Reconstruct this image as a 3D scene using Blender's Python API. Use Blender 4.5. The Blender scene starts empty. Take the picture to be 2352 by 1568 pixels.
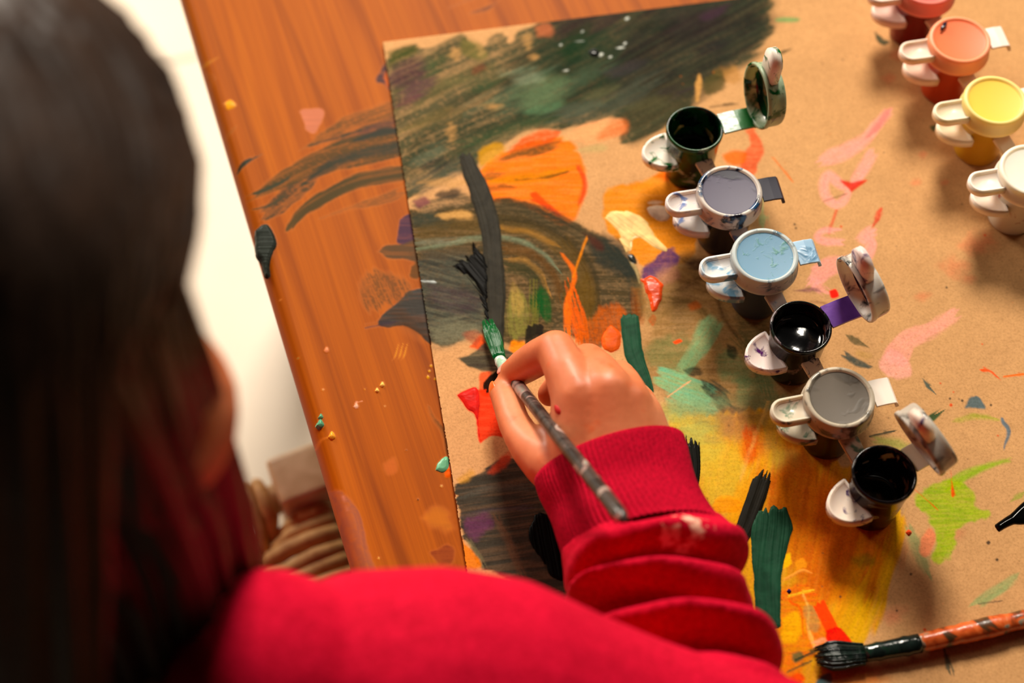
import bpy, bmesh, math, random
import numpy as np
from mathutils import Vector, Matrix, Euler

random.seed(7)
rng = np.random.default_rng(11)
PI = math.pi
scene = bpy.context.scene
COL = scene.collection

# ------------------------------------------------------------------ camera
W, H = 2352, 1568
SENSOR, LENS = 22.3, 35.0
FPX = LENS / SENSOR * W
PITCH = math.radians(59.3)
CAMPOS = Vector((0.0, -0.374, 0.637))
cam_data = bpy.data.cameras.new('camera')
cam_data.sensor_width = SENSOR
cam_data.lens = LENS
cam_data.clip_start = 0.01
cam_data.dof.use_dof = True
cam_data.dof.focus_distance = 0.708
cam_data.dof.aperture_fstop = 2.8
cam = bpy.data.objects.new('camera', cam_data)
cam.location = CAMPOS
cam.rotation_euler = (PI / 2 - PITCH, 0, 0)
COL.objects.link(cam)
scene.camera = cam

FWD = Vector((0, math.cos(PITCH), -math.sin(PITCH)))
UPV = Vector((0, math.sin(PITCH), math.cos(PITCH)))


def P(px, py, z=0.0):
    """point at height z seen at photo pixel (px, py)"""
    d = FWD + Vector((1, 0, 0)) * ((px - W / 2) / FPX) - UPV * ((py - H / 2) / FPX)
    t = (z - CAMPOS.z) / d.z
    return CAMPOS + d * t


def project(x, y, z):
    rx, ry, rz = x - CAMPOS.x, y - CAMPOS.y, z - CAMPOS.z
    dep = ry * FWD.y + rz * FWD.z
    upc = ry * UPV.y + rz * UPV.z
    return W / 2 + FPX * rx / dep, H / 2 - FPX * upc / dep


# ------------------------------------------------------------------ light
scene.view_settings.view_transform = 'Standard'
scene.view_settings.look = 'None'
scene.view_settings.gamma = 1.0
scene.view_settings.exposure = 0.2
world = bpy.data.worlds.new('world')
scene.world = world
world.use_nodes = True
bg = world.node_tree.nodes['Background']
bg.inputs[0].default_value = (1.0, 0.80, 0.60, 1)
bg.inputs[1].default_value = 0.015


def area(name, loc, target, size, power, color, size_y=None):
    d = bpy.data.lights.new(name, 'AREA')
    d.energy = power
    d.color = color
    d.size = size
    if size_y:
        d.shape = 'RECTANGLE'
        d.size_y = size_y
    o = bpy.data.objects.new(name, d)
    o.location = loc
    o.rotation_euler = (Vector(target) - Vector(loc)).to_track_quat('-Z', 'Y').to_euler()
    COL.objects.link(o)
    return o


area('window_light', (0.10, 2.10, 2.05), (0.0, 0.0, 0.0), 0.75, 118, (1.0, 0.91, 0.78), 0.75)
area('side_window_light', (1.5, 0.95, 1.2), (0.1, 0.0, 0.0), 0.5, 5, (1.0, 0.90, 0.76), 0.5)
area('floor_fill_light', (-1.0, 1.25, 0.5), (-0.45, 0.50, -0.5), 0.5, 20, (1.0, 0.90, 0.76), 0.5)  # added fill lamp that brightens the floor on the far left


# ------------------------------------------------------------------ helpers
def s2l(c):
    out = []
    for v in c[:3]:
        v = v / 255.0
        out.append(v / 12.92 if v <= 0.04045 else ((v + 0.055) / 1.055) ** 2.4)
    return tuple(out)


def tag(o, label=None, cat=None, group=None, kind=None):
    if label: o['label'] = label
    if cat: o['category'] = cat
    if group: o['group'] = group
    if kind: o['kind'] = kind
    return o


def empty(name, loc, rotz=0.0):
    o = bpy.data.objects.new(name, None)
    o.empty_display_size = 0.02
    o.location = loc
    o.rotation_euler = (0, 0, rotz)
    COL.objects.link(o)
    return o


def link_mesh(name, me, mat=None, parent=None, smooth=True, world_coords=False):
    o = bpy.data.objects.new(name, me)
    mats = mat if isinstance(mat, (list, tuple)) else ([mat] if mat else [])
    for m in mats:
        me.materials.append(m)
    if smooth and len(me.polygons):
        me.polygons.foreach_set('use_smooth', np.ones(len(me.polygons), dtype=bool))
    COL.objects.link(o)
    if parent:
        o.parent = parent
        if world_coords:
            loc = Matrix.Translation(parent.location) @ parent.rotation_euler.to_matrix().to_4x4()
            o.matrix_parent_inverse = loc.inverted()
    return o


def obj(name, bm, mat=None, parent=None, smooth=True, world_coords=False):
    me = bpy.data.meshes.new(name)
    bm.normal_update()
    bm.to_mesh(me)
    bm.free()
    return link_mesh(name, me, mat, parent, smooth, world_coords)


def mesh_np(name, verts, faces):
    me = bpy.data.meshes.new(name)
    verts = np.asarray(verts, dtype=np.float32)
    faces = np.asarray(faces, dtype=np.int32)
    n, k = faces.shape
    me.vertices.add(len(verts))
    me.vertices.foreach_set('co', verts.ravel())
    me.loops.add(n * k)
    me.loops.foreach_set('vertex_index', faces.ravel())
    me.polygons.add(n)
    me.polygons.foreach_set('loop_start', np.arange(0, n * k, k, dtype=np.int32))
    me.update(calc_edges=True)
    return me


def set_col(me, name, rgb, a=None):
    at = me.attributes.new(name, 'FLOAT_COLOR', 'POINT')
    n = len(rgb)
    buf = np.ones((n, 4), dtype=np.float32)
    buf[:, :3] = rgb
    if a is not None:
        buf[:, 3] = a
    at.data.foreach_set('color', buf.ravel())


def set_float(me, name, v):
    at = me.attributes.new(name, 'FLOAT', 'POINT')
    at.data.foreach_set('value', np.asarray(v, dtype=np.float32))


class NT:
    """small node-tree builder"""
    def __init__(s, name):
        s.m = bpy.data.materials.new(name)
        s.m.use_nodes = True
        s.t = s.m.node_tree
        s.b = s.t.nodes['Principled BSDF']

    def n(s, typ, **kw):
        nd = s.t.nodes.new(typ)
        for k, v in kw.items():
            if k.startswith('i_'):
                key = k[2:]
                key = int(key) if key.isdigit() else key.replace('_', ' ')
                nd.inputs[key].default_value = v
            else:
                setattr(nd, k, v)
        return nd

    def l(s, a, b):
        s.t.links.new(a, b)

    def set(s, **kw):
        for k, v in kw.items():
            s.b.inputs[k.replace('_', ' ')].default_value = v

    def coords(s, kind='Object', scale=(1, 1, 1), rot=(0, 0, 0)):
        tc = s.n('ShaderNodeTexCoord')
        mp = s.n('ShaderNodeMapping')
        mp.inputs['Scale'].default_value = scale
        mp.inputs['Rotation'].default_value = rot
        s.l(tc.outputs[kind], mp.inputs['Vector'])
        return mp.outputs['Vector']

    def noise(s, vec, scale, detail=3, rough=0.55, dist=0.0):
        nd = s.n('ShaderNodeTexNoise')
        nd.inputs['Scale'].default_value = scale
        nd.inputs['Detail'].default_value = detail
        nd.inputs['Roughness'].default_value = rough
        nd.inputs['Distortion'].default_value = dist
        if vec is not None:
            s.l(vec, nd.inputs['Vector'])
        return nd.outputs['Fac']

    def ramp(s, fac, stops):
        r = s.n('ShaderNodeValToRGB')
        e = r.color_ramp.elements
        while len(e) < len(stops):
            e.new(0.5)
        for i, (p, c) in enumerate(stops):
            e[i].position = p
            e[i].color = (c[0], c[1], c[2], 1)
        s.l(fac, r.inputs['Fac'])
        return r.outputs['Color']

    def mix(s, fac, a, b, mode='MIX'):
        m = s.n('ShaderNodeMix', data_type='RGBA', blend_type=mode)
        for sock, v in ((m.inputs[0], fac), (m.inputs[6], a), (m.inputs[7], b)):
            if isinstance(v, (int, float)):
                sock.default_value = v
            elif isinstance(v, (tuple, list)):
                sock.default_value = (v[0], v[1], v[2], 1)
            else:
                s.l(v, sock)
        return m.outputs[2]

    def math(s, op, a, b=0.0):
        m = s.n('ShaderNodeMath', operation=op)
        for sock, v in ((m.inputs[0], a), (m.inputs[1], b)):
            if isinstance(v, (int, float)):
                sock.default_value = v
            else:
                s.l(v, sock)
        return m.outputs[0]

    def bump(s, height, strength=0.3, dist=0.001):
        b = s.n('ShaderNodeBump')
        b.inputs['Strength'].default_value = strength
        b.inputs['Distance'].default_value = dist
        s.l(height, b.inputs['Height'])
        s.l(b.outputs['Normal'], s.b.inputs['Normal'])

    def base(s, sock):
        if isinstance(sock, (tuple, list)):
            s.b.inputs['Base Color'].default_value = (sock[0], sock[1], sock[2], 1)
        else:
            s.l(sock, s.b.inputs['Base Color'])


def simple(name, color, rough=0.5, **kw):
    t = NT(name)
    t.base(color)
    t.set(Roughness=rough, **kw)
    return t.m


# ------------------------------------------------------------------ noise and paint engine
_T = rng.random((6, 256, 256)).astype(np.float32)


def vn(x, y, seed=0):
    t = _T[seed % 6]
    x = x + seed * 37.7
    y = y + seed * 91.3
    xi = np.floor(x).astype(np.int64); yi = np.floor(y).astype(np.int64)
    fx = (x - xi).astype(np.float32); fy = (y - yi).astype(np.float32)
    fx = fx * fx * (3 - 2 * fx); fy = fy * fy * (3 - 2 * fy)
    x0 = xi & 255; x1 = (xi + 1) & 255; y0 = yi & 255; y1 = (yi + 1) & 255
    return (t[y0, x0] * (1 - fx) * (1 - fy) + t[y0, x1] * fx * (1 - fy)
            + t[y1, x0] * (1 - fx) * fy + t[y1, x1] * fx * fy)


def fbm(x, y, seed=0, oct=3):
    a, s, tot = 0.5, 0.0, 0.0
    for i in range(oct):
        s = s + a * vn(x * 2 ** i, y * 2 ** i, seed + i)
        tot += a
        a *= 0.5
    return s / tot


def sstep(a, b, v):
    t = np.clip((v - a) / (b - a), 0, 1)
    return t * t * (3 - 2 * t)


def crv(pts, n=8):
    """catmull-rom through points"""
    p = np.asarray(pts, dtype=float)
    if len(p) < 3:
        return p
    q = np.vstack([2 * p[0] - p[1], p, 2 * p[-1] - p[-2]])
    out = []
    for i in range(1, len(q) - 2):
        for k in range(n):
            t = k / n
            out.append(0.5 * (2 * q[i] + (q[i + 1] - q[i - 1]) * t
                              + (2 * q[i - 1] - 5 * q[i] + 4 * q[i + 1] - q[i + 2]) * t * t
                              + (3 * q[i] - q[i - 1] - 3 * q[i + 1] + q[i + 2]) * t ** 3))
    out.append(p[-1])
    return np.array(out)


class Fill:
    """ragged brushed patch of paint inside an outline"""
    def __init__(s, poly, rag=8, scale=22, ang=None, round=True, seed=0):
        p = np.asarray(poly, float)
        if round:
            p = crv(np.vstack([p, p[:1]]), 5)[:-1]
        s.p, s.rag, s.scale, s.ang, s.seed = p, rag, scale, ang, seed
        s.pad = rag * 1.5 + 14

    def box(s):
        return s.p[:, 0].min() - s.pad, s.p[:, 0].max() + s.pad, s.p[:, 1].min() - s.pad, s.p[:, 1].max() + s.pad

    def field(s, X, Y):
        d2 = np.full(X.shape, 1e12, dtype=np.float32)
        inside = np.zeros(X.shape, bool)
        n = len(s.p)
        for i in range(n):
            ax, ay = s.p[i]; bx, by = s.p[(i + 1) % n]
            ex, ey = bx - ax, by - ay
            L = ex * ex + ey * ey + 1e-9
            t = np.clip(((X - ax) * ex + (Y - ay) * ey) / L, 0, 1)
            dx = X - ax - t * ex; dy = Y - ay - t * ey
            d2 = np.minimum(d2, dx * dx + dy * dy)
            c = (ay > Y) != (by > Y)
            if abs(by - ay) > 1e-9:
                inside ^= c & (X < (bx - ax) * (Y - ay) / (by - ay) + ax)
        d = np.sqrt(d2) * np.where(inside, 1, -1)
        if s.rag:
            if s.ang is None:
                d = d + s.rag * (fbm(X / s.scale, Y / s.scale, s.seed) - 0.5) * 2.4
            else:
                ca, sa = math.cos(math.radians(s.ang)), math.sin(math.radians(s.ang))
                u = X * ca + Y * sa; v = -X * sa + Y * ca
                d = d + s.rag * (fbm(u / (s.scale * 6), v / (s.scale * 0.4), s.seed) - 0.5) * 2.6
        return d, None

    def uv(s, X, Y):
        a = math.radians(s.ang or 0)
        return X * math.cos(a) + Y * math.sin(a), -X * math.sin(a) + Y * math.cos(a)


class Stroke:
    """brush stroke along a path, bristled, ragged at its ends"""
    def __init__(s, pts, w, rag=5, dry0=6, dry1=14, bristle=4.0, seed=0):
        s.p = crv(pts, 6)
        if np.isscalar(w):
            s.w = np.full(len(s.p), w / 2.0)
        else:
            s.w = np.interp(np.linspace(0, 1, len(s.p)), np.linspace(0, 1, len(w)), np.asarray(w, float) / 2)
        s.rag, s.d0, s.d1, s.br, s.seed = rag, dry0, dry1, bristle, seed
        seg = np.hypot(*(s.p[1:] - s.p[:-1]).T)
        s.cum = np.concatenate([[0], np.cumsum(seg)])
        s.pad = s.w.max() + max(dry0, dry1) + rag + 8

    def box(s):
        return s.p[:, 0].min() - s.pad, s.p[:, 0].max() + s.pad, s.p[:, 1].min() - s.pad, s.p[:, 1].max() + s.pad

    def field(s, X, Y):
        best = np.full(X.shape, 1e12, np.float32)
        S = np.zeros(X.shape, np.float32); Q = np.zeros(X.shape, np.float32); Wd = np.zeros(X.shape, np.float32)
        n = len(s.p) - 1
        for i in range(n):
            ax, ay = s.p[i]; bx, by = s.p[i + 1]
            ex, ey = bx - ax, by - ay
            L = math.hypot(ex, ey) + 1e-9
            tr = ((X - ax) * ex + (Y - ay) * ey) / (L * L)
            t = np.clip(tr, 0, 1)
            dx = X - ax - t * ex; dy = Y - ay - t * ey
            d2 = dx * dx + dy * dy
            m = d2 < best
            best = np.where(m, d2, best)
            tt = t.copy()
            if i == 0: tt = np.minimum(tr, 1)
            if i == n - 1: tt = np.maximum(tt if i else tr, 0) if i == 0 else np.maximum(tr, 0)
            S = np.where(m, s.cum[i] + tt * L, S)
            Q = np.where(m, ((X - ax) * (-ey) + (Y - ay) * ex) / L, Q)
            Wd = np.where(m, s.w[i] + (s.w[i + 1] - s.w[i]) * t, Wd)
        L = s.cum[-1]
        side = Wd - np.abs(Q) + s.rag * (fbm(S / 30, Q / 9, s.seed) - 0.5) * 1.6
        br = vn(Q / s.br, S / 160 + 3, s.seed + 1)
        e0 = S + s.d0 * (br - 0.5) * 3
        e1 = L - S + s.d1 * (br - 0.5) * 3
        # rounded corners at the two ends
        k = np.maximum(Wd * 0.55, 1)
        e0 = e0 - np.clip(np.abs(Q) - Wd + k, 0, None) ** 2 / (2 * k)
        e1 = e1 - np.clip(np.abs(Q) - Wd + k, 0, None) ** 2 / (2 * k)
        s.S, s.Q = S, Q
        return np.minimum(side, np.minimum(e0, e1)), (S, Q)


class Surf:
    def __init__(s, X, Y, base):
        s.X, s.Y = X.astype(np.float32), Y.astype(np.float32)
        n = len(X)
        s.c = np.tile(np.array(base, np.float32), (n, 1))
        s.a = np.zeros(n, np.float32)
        s.wet = np.zeros(n, np.float32)
        s.h = np.zeros(n, np.float32)

    def put(s, shp, color, a=1.0, fe=5, var=0.15, st=0.0, wet=0.0, h=0.0, col2=None, sl=60, sw=5):
        x0, x1, y0, y1 = shp.box()
        idx = np.nonzero((s.X > x0) & (s.X < x1) & (s.Y > y0) & (s.Y < y1))[0]
        if len(idx) == 0:
            return
        X, Y = s.X[idx], s.Y[idx]
        d, sq = shp.field(X, Y)
        if sq is None:
            u, v = shp.uv(X, Y)
        else:
            u, v = sq
        n1 = fbm(u / sl, v / sw, shp.seed + 2)
        n2 = fbm(X / 45, Y / 45, shp.seed + 4)
        al = sstep(-fe, fe, d) * a
        if st:
            al = al * (1 - st * sstep(0.42, 0.7, n1))
        gr = min(.30, st * .8) if st > .13 else 0
        if gr:
            al = al * (1 - gr * sstep(.5, .78, fbm(X / 6.5, Y / 4.5, shp.seed + 3, 2)))
        al = np.clip(al, 0, 1)
        c = np.array(s2l(color), np.float32)[None] * (1 + var * 2 * (n1 - 0.5) + var * 1.3 * (n2 - 0.5))[:, None]
        if col2 is not None:
            w = sstep(0.35, 0.65, n1 * 0.6 + n2 * 0.4)[:, None]
            c2 = np.array(s2l(col2), np.float32)[None] * (1 + var * 2 * (n1 - 0.5))[:, None]
            c = c * (1 - w) + c2 * w
        m = c.mean(axis=1, keepdims=True)
        c = m + (c - m) * 1.18
        c = c * (0.62 + 0.38 * sstep(0.03, 0.22, m))
        c = np.clip(c, 0.002, 1)
        A = al[:, None]
        s.c[idx] = s.c[idx] * (1 - A) + c * A
        s.a[idx] = s.a[idx] * (1 - al) + al
        s.wet[idx] = s.wet[idx] * (1 - al) + wet * al
        if h:
            prof = np.clip(d / 9.0, 0, 1) ** 0.5
            s.h[idx] = np.maximum(s.h[idx] * (1 - 0.6 * al), h * prof * al * (0.45 + 1.1 * n1))


def grid_faces(nu, nv):
    i = np.arange(nu * nv).reshape(nu, nv)
    return np.stack([i[:-1, :-1].ravel(), i[1:, :-1].ravel(), i[1:, 1:].ravel(), i[:-1, 1:].ravel()], 1)
# ------------------------------------------------------------------ floor
FLOOR_Z = -0.50
SEAT_Z = -0.20
t = NT('floor_tile')
tc = t.n('ShaderNodeTexCoord')
fl = t.n('ShaderNodeTexBrick', offset=0.0, squash=1.0)
fl.inputs['Scale'].default_value = 1.0
fl.inputs['Mortar Size'].default_value = 0.0035
fl.inputs['Mortar Smooth'].default_value = 0.3
fl.inputs['Brick Width'].default_value = 0.60
fl.inputs['Row Height'].default_value = 0.60
fl.inputs['Color1'].default_value = (0.74, 0.62, 0.49, 1)
fl.inputs['Color2'].default_value = (0.71, 0.59, 0.46, 1)
fl.inputs['Mortar'].default_value = (0.36, 0.29, 0.22, 1)
t.l(tc.outputs['Object'], fl.inputs['Vector'])
nz = t.noise(tc.outputs['Object'], 9, 4, 0.6)
t.base(t.mix(0.25, fl.outputs['Color'], t.ramp(nz, [(0.3, (0.60, 0.54, 0.47)), (0.7, (0.86, 0.81, 0.74))]), 'MULTIPLY'))
t.set(Roughness=0.35)
floor_mat = t.m
fa, fb = P(280, 166, FLOOR_Z), P(440, 131, FLOOR_Z)
fang = math.atan2(fb.y - fa.y, fb.x - fa.x)
bm = bmesh.new()
bmesh.ops.create_grid(bm, x_segments=8, y_segments=8, size=2.0)
floor = obj('floor', bm, floor_mat, smooth=False)
floor.location = (fa.x + 0.13 * math.cos(fang), fa.y + 0.13 * math.sin(fang), FLOOR_Z)
floor.rotation_euler = (0, 0, fang)
tag(floor, kind='structure')

# ------------------------------------------------------------------ table
TA, TB = P(415, 0), P(808, 1310)
TU = (TB - TA).normalized()                 # along the left edge, towards the viewer
TV = Vector((-TU.y, TU.x, 0))               # into the table (towards the right)
if TV.x < 0: TV = -TV
TBL_T = 0.024
TBL_L, TBL_W = 1.05, 0.62
U0 = -0.22


def tcoord(u, v, z=0.0):
    return TA + TU * u + TV * v + Vector((0, 0, z))


us = np.concatenate([np.arange(U0, -0.03, 0.02), np.arange(-0.03, 0.44, 0.00055), np.arange(0.44, U0 + TBL_L + 0.001, 0.02)])
R = 0.007
arc = np.linspace(PI / 2, -PI / 2, 17)
vs_edge = [(R - R * math.cos(a), (R * 1.7) * math.sin(a) - R * 1.7) for a in arc[::-1]]
vs_edge = vs_edge[:-1]
vv = np.concatenate([np.arange(R, 0.20, 0.00055), np.arange(0.20, TBL_W + 0.001, 0.02)])
prof = np.array([(a, b) for a, b in vs_edge] + [(v, 0.0) for v in vv])
prof = np.vstack([[[0.02, -R * 3.4]], prof])
nu, nv = len(us), len(prof)
UU, PV = np.meshgrid(us, prof[:, 0], indexing='ij')
ZZ = np.tile(prof[:, 1], (nu, 1))
tv = np.stack([TA.x + TU.x * UU + TV.x * PV, TA.y + TU.y * UU + TV.y * PV, ZZ], -1).reshape(-1, 3)
tx, ty = project(tv[:, 0], tv[:, 1], tv[:, 2])
wood = Surf(tx, ty, s2l((200, 110, 40)))

# ------------------------------------------------------------------ cardboard
CA, CB, CC = P(880, 104), P(1072, 1310), P(1300, 28)
CT = (CB - CA).normalized()
CS = Vector((-CT.y, CT.x, 0))
if CS.x < 0: CS = -CS
print('cardboard corner deg', math.degrees(CS.angle((CC - CA).normalized())))
CTH = 0.0024
DS = 0.00042
ss = np.concatenate([[0.0, 0.0], np.arange(0, 0.40, DS), np.arange(0.40, 0.50, 0.004), [0.50]])
tt = np.concatenate([[0.0], np.arange(0, 0.375, DS), np.arange(0.375, 0.47, 0.004), [0.47]])
SSg, TTg = np.meshgrid(ss, tt, indexing='ij')
cz = np.full(SSg.shape, CTH)
cz[0, :] = 0.0009; cz[-1, :] = 0.0009; cz[:, 0] = 0.0009; cz[:, -1] = 0.0009
cv = np.stack([CA.x + CS.x * SSg + CT.x * TTg, CA.y + CS.y * SSg + CT.y * TTg, cz], -1).reshape(-1, 3)
cx, cy = project(cv[:, 0], cv[:, 1], cv[:, 2])
KRAFT = (205, 154, 102)
board = Surf(cx, cy, s2l(KRAFT))
print('verts', len(tv), len(cv))
# ------------------------------------------------------------------ the painting (pigment on the board and the table, plus one painted sheen)
def C(shp, color, **k): board.put(shp, color, **k)
def T(shp, color, **k):
    k['a'] = min(1.0, k.get('a', 1) * 1.15); k['st'] = k.get('st', 0) * .6
    wood.put(shp, tuple(v * .88 for v in color), **k)
def B(shp, color, **k):
    board.put(shp, color, **k); wood.put(shp, color, **k)
F, S = Fill, Stroke
_sd = [0]
def sd():
    _sd[0] += 1
    return _sd[0] % 6

# kraft mottling
board.c *= (1 + 0.10 * (fbm(cx / 60, cy / 60, 1) - 0.5) + 0.05 * (fbm(cx / 9, cy / 9, 2) - 0.5))[:, None].astype(np.float32)

# --- big dark wash across the top of the board
top = [(880, 150), (905, 118), (945, 106), (985, 112), (1030, 92), (1062, 82), (1085, 100), (1105, 130), (1122, 96), (1150, 78), (1172, 100),
       (1195, 72), (1225, 62), (1245, 38), (1290, 10), (1330, -30), (1740, -30), (1762, 30), (1775, 66), (1762, 92), (1738, 118),
       (1712, 142), (1690, 152), (1668, 168), (1650, 180), (1600, 200), (1592, 236), (1560, 262), (1520, 296), (1478, 318),
       (1440, 332), (1418, 322), (1430, 296), (1410, 272), (1370, 278), (1325, 288), (1270, 300), (1215, 298), (1180, 314), (1150, 336), (1112, 350),
       (1085, 384), (1046, 392), (1020, 408), (975, 432), (930, 452), (905, 360), (890, 250)]
C(F(top, rag=9, scale=26, ang=-25, seed=1), (92, 92, 68), a=0.95, st=0.30, var=0.30, col2=(66, 78, 58), sl=110, sw=7, fe=4, wet=0.25, h=0.00007)
C(F([(1180, 120), (1260, 50), (1330, -30), (1740, -30), (1768, 60), (1735, 115), (1650, 175), (1590, 240), (1480, 310), (1440, 300), (1370, 262), (1280, 290), (1200, 270), (1150, 200)], rag=22, scale=40, ang=-32, seed=2),
  (52, 56, 42), a=0.85, st=0.2, var=0.3, col2=(40, 58, 42), sl=130, sw=7, fe=26, wet=0.4, h=0.00010)
C(F([(1400, 120), (1460, 40), (1560, -20), (1730, -20), (1755, 70), (1690, 140), (1600, 180), (1500, 230), (1420, 220)], rag=24, scale=40, ang=-28, seed=3),
  (42, 38, 34), a=0.80, st=0.2, var=0.3, col2=(48, 50, 40), sl=130, sw=6, fe=30, wet=0.5, h=0.00010)
C(F([(1240, 120), (1330, 70), (1420, 90), (1400, 190), (1300, 200), (1240, 170)], rag=20, ang=-40, seed=5), (34, 56, 36), a=0.7, st=0.2, fe=28, var=0.3, wet=0.5)
C(F([(1265, 50), (1330, 0), (1400, 0), (1420, 50), (1360, 70), (1290, 85)], rag=14, ang=-30, seed=4), (66, 50, 50), a=0.7, st=0.25, fe=18, wet=0.3)
C(F([(1500, 30), (1600, 10), (1660, 60), (1560, 90)], rag=20, ang=-30, seed=4), (60, 46, 50), a=0.5, st=0.3, fe=24)
C(F([(1420, 260), (1560, 190), (1600, 200), (1570, 250), (1480, 315), (1440, 325)], rag=14, ang=-30, seed=0), (82, 78, 56), a=0.6, st=0.3, fe=16)
for pts, w, c, a in [([(900, 410), (1000, 330), (1120, 270), (1250, 200)], 40, (58, 70, 54), .7), ([(940, 330), (1060, 240), (1180, 180)], 34, (60, 66, 48), .65),
                     ([(1010, 390), (1150, 300), (1330, 230)], 34, (50, 64, 46), .7), ([(920, 250), (1040, 190), (1130, 150)], 30, (104, 98, 66), .6),
                     ([(940, 440), (1020, 400), (1090, 360)], 40, (86, 92, 80), .7), ([(1080, 330), (1200, 290), (1290, 270)], 26, (70, 92, 62), .7),
                     ([(1150, 260), (1260, 215), (1400, 150)], 30, (84, 100, 78), .55), ([(1120, 230), (1260, 160)], 22, (92, 108, 88), .55),
                     ([(1280, 270), (1400, 240), (1500, 190)], 44, (86, 92, 78), .6), ([(930, 300), (1040, 250)], 16, (140, 118, 76), .5),
                     ([(925, 215), (1000, 195), (1060, 180)], 20, (112, 104, 70), .6), ([(1400, 90), (1560, 30), (1680, 0)], 12, (66, 70, 56), .6),
                     ([(1450, 250), (1600, 150), (1720, 90)], 10, (66, 66, 50), .6), ([(1340, 200), (1480, 120), (1620, 60)], 9, (36, 34, 30), .6)]:
    C(S(pts, w, rag=8, dry0=30, dry1=30, seed=sd()), c, a=a, st=0.45, var=0.3, fe=12, sl=140, sw=4, wet=0.25, h=0.00007)
C(F([(1180, 215), (1240, 180), (1300, 190), (1280, 235), (1215, 250)], rag=16, scale=14, ang=-20, seed=2), (104, 124, 90), a=.6, st=.4, fe=22, wet=0.5)  # window sheen on the wash, painted in as a lighter grey-green
C(F([(1180, 182), (1230, 170), (1250, 185), (1200, 198)], rag=5, ang=-15, seed=2), (140, 148, 122), a=.5, st=.5, fe=12, wet=0.6)  # paler core of that painted window glare
C(F([(900, 150), (940, 135), (980, 140), (970, 175), (940, 195), (890, 195)], rag=10, ang=-20, seed=3), (94, 62, 72), a=.75, st=.3, fe=10)
C(F([(890, 120), (930, 108), (960, 110), (930, 135), (895, 150)], rag=6, seed=3), (72, 84, 42), a=.7, fe=8)
C(F([(1060, 85), (1095, 95), (1120, 130), (1090, 135), (1060, 115)], rag=5, seed=1), (118, 110, 66), a=.7, fe=8)
C(F([(1085, 155), (1112, 150), (1110, 165), (1088, 170)], rag=4, seed=1), (120, 64, 52), a=.6, fe=7)
C(F([(1230, 60), (1262, 56), (1265, 80), (1238, 84)], rag=6, seed=3), (176, 104, 76), a=.7, fe=7)
for q in [(1045, 125, 12, 14), (1035, 305, 14, 22), (1128, 243, 26, 7), (1225, 130, 10, 6), (1020, 420, 60, 10), (1210, 95, 10, 18)]:
    C(F([(q[0] - q[2], q[1]), (q[0], q[1] - q[3]), (q[0] + q[2], q[1] - q[3] * .4), (q[0] + q[2] * .4, q[1] + q[3])], rag=7, scale=8, ang=-22, seed=sd()), (200, 154, 104), a=.62, fe=6, st=.35, sw=3)
for q in [(1337, 73, 4, 3), (1440, 43, 5, 3), (1435, 100, 4, 3), (1300, 162, 7, 2), (1288, 103, 3, 2), (1380, 126, 6, 4), (1402, 131, 5, 3), (1330, 95, 12, 2), (1425, 110, 10, 2)]:
    C(F([(q[0] - q[2], q[1] + q[3] * .5), (q[0], q[1] - q[3]), (q[0] + q[2], q[1] - q[3] * .6), (q[0], q[1] + q[3])], rag=1, seed=0), (196, 200, 190), a=.9, fe=2, wet=.9, h=0.0004)
C(F([(1352, 118), (1366, 112), (1378, 124), (1368, 132), (1356, 128)], rag=1), (14, 16, 12), a=1, fe=2, wet=1, h=0.0006)
for x, y, w, hh, c in [(960, 205, 40, 22, (108, 66, 84)), (930, 235, 30, 16, (120, 70, 82)), (1000, 150, 30, 20, (70, 92, 60)), (1110, 190, 46, 20, (62, 86, 58)), (1010, 270, 60, 22, (104, 96, 66)),
                        (1080, 300, 60, 16, (46, 62, 46)), (1160, 230, 40, 14, (96, 112, 86)), (980, 360, 40, 26, (104, 112, 92)), (1000, 380, 30, 12, (44, 50, 54)), (1090, 350, 34, 14, (58, 84, 62)),
                        (1330, 250, 50, 16, (96, 104, 86)), (1380, 215, 40, 18, (104, 104, 76)), (1320, 100, 40, 40, (30, 62, 38)), (1430, 160, 50, 18, (72, 66, 70)), (1490, 240, 46, 14, (96, 92, 66)),
                        (1560, 210, 40, 12, (62, 50, 58)), (1640, 110, 40, 16, (44, 38, 44)), (1500, 60, 50, 14, (34, 44, 36)), (1250, 250, 40, 14, (96, 130, 96)), (1190, 165, 40, 12, (120, 136, 112)), (1640, 30, 30, 14, (84, 60, 76)), (905, 300, 20, 16, (110, 100, 74))]:
    C(F([(x - w, y + hh * .5), (x - w * .2, y - hh * .6), (x + w, y - hh), (x + w * .4, y + hh * .5), (x - w * .4, y + hh)], rag=12, scale=12, ang=-24, seed=sd()), c, a=.6, st=.4, fe=12, var=.25, sl=90, sw=4)
C(F([(1780, 45), (1800, 38), (1835, 42), (1830, 52), (1790, 52)], rag=4, ang=0), (110, 150, 96), a=.8, fe=4)
C(F([(1598, 190), (1606, 170), (1612, 190), (1606, 230), (1598, 232)], rag=3), (196, 148, 94), a=.9, fe=3)
C(F([(1640, 165), (1690, 150), (1700, 185), (1665, 190)], rag=8), (176, 128, 78), a=.6, fe=6)
C(F([(1618, 175), (1660, 160), (1662, 205), (1615, 222)], rag=7), (86, 80, 50), a=.85, fe=5)
C(S([(1790, 122), (1810, 112)], 6, seed=2), (70, 66, 48), a=.85, fe=3)
C(S([(1658, 240), (1690, 236)], 5, seed=2), (74, 60, 44), a=.8, fe=3)

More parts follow.
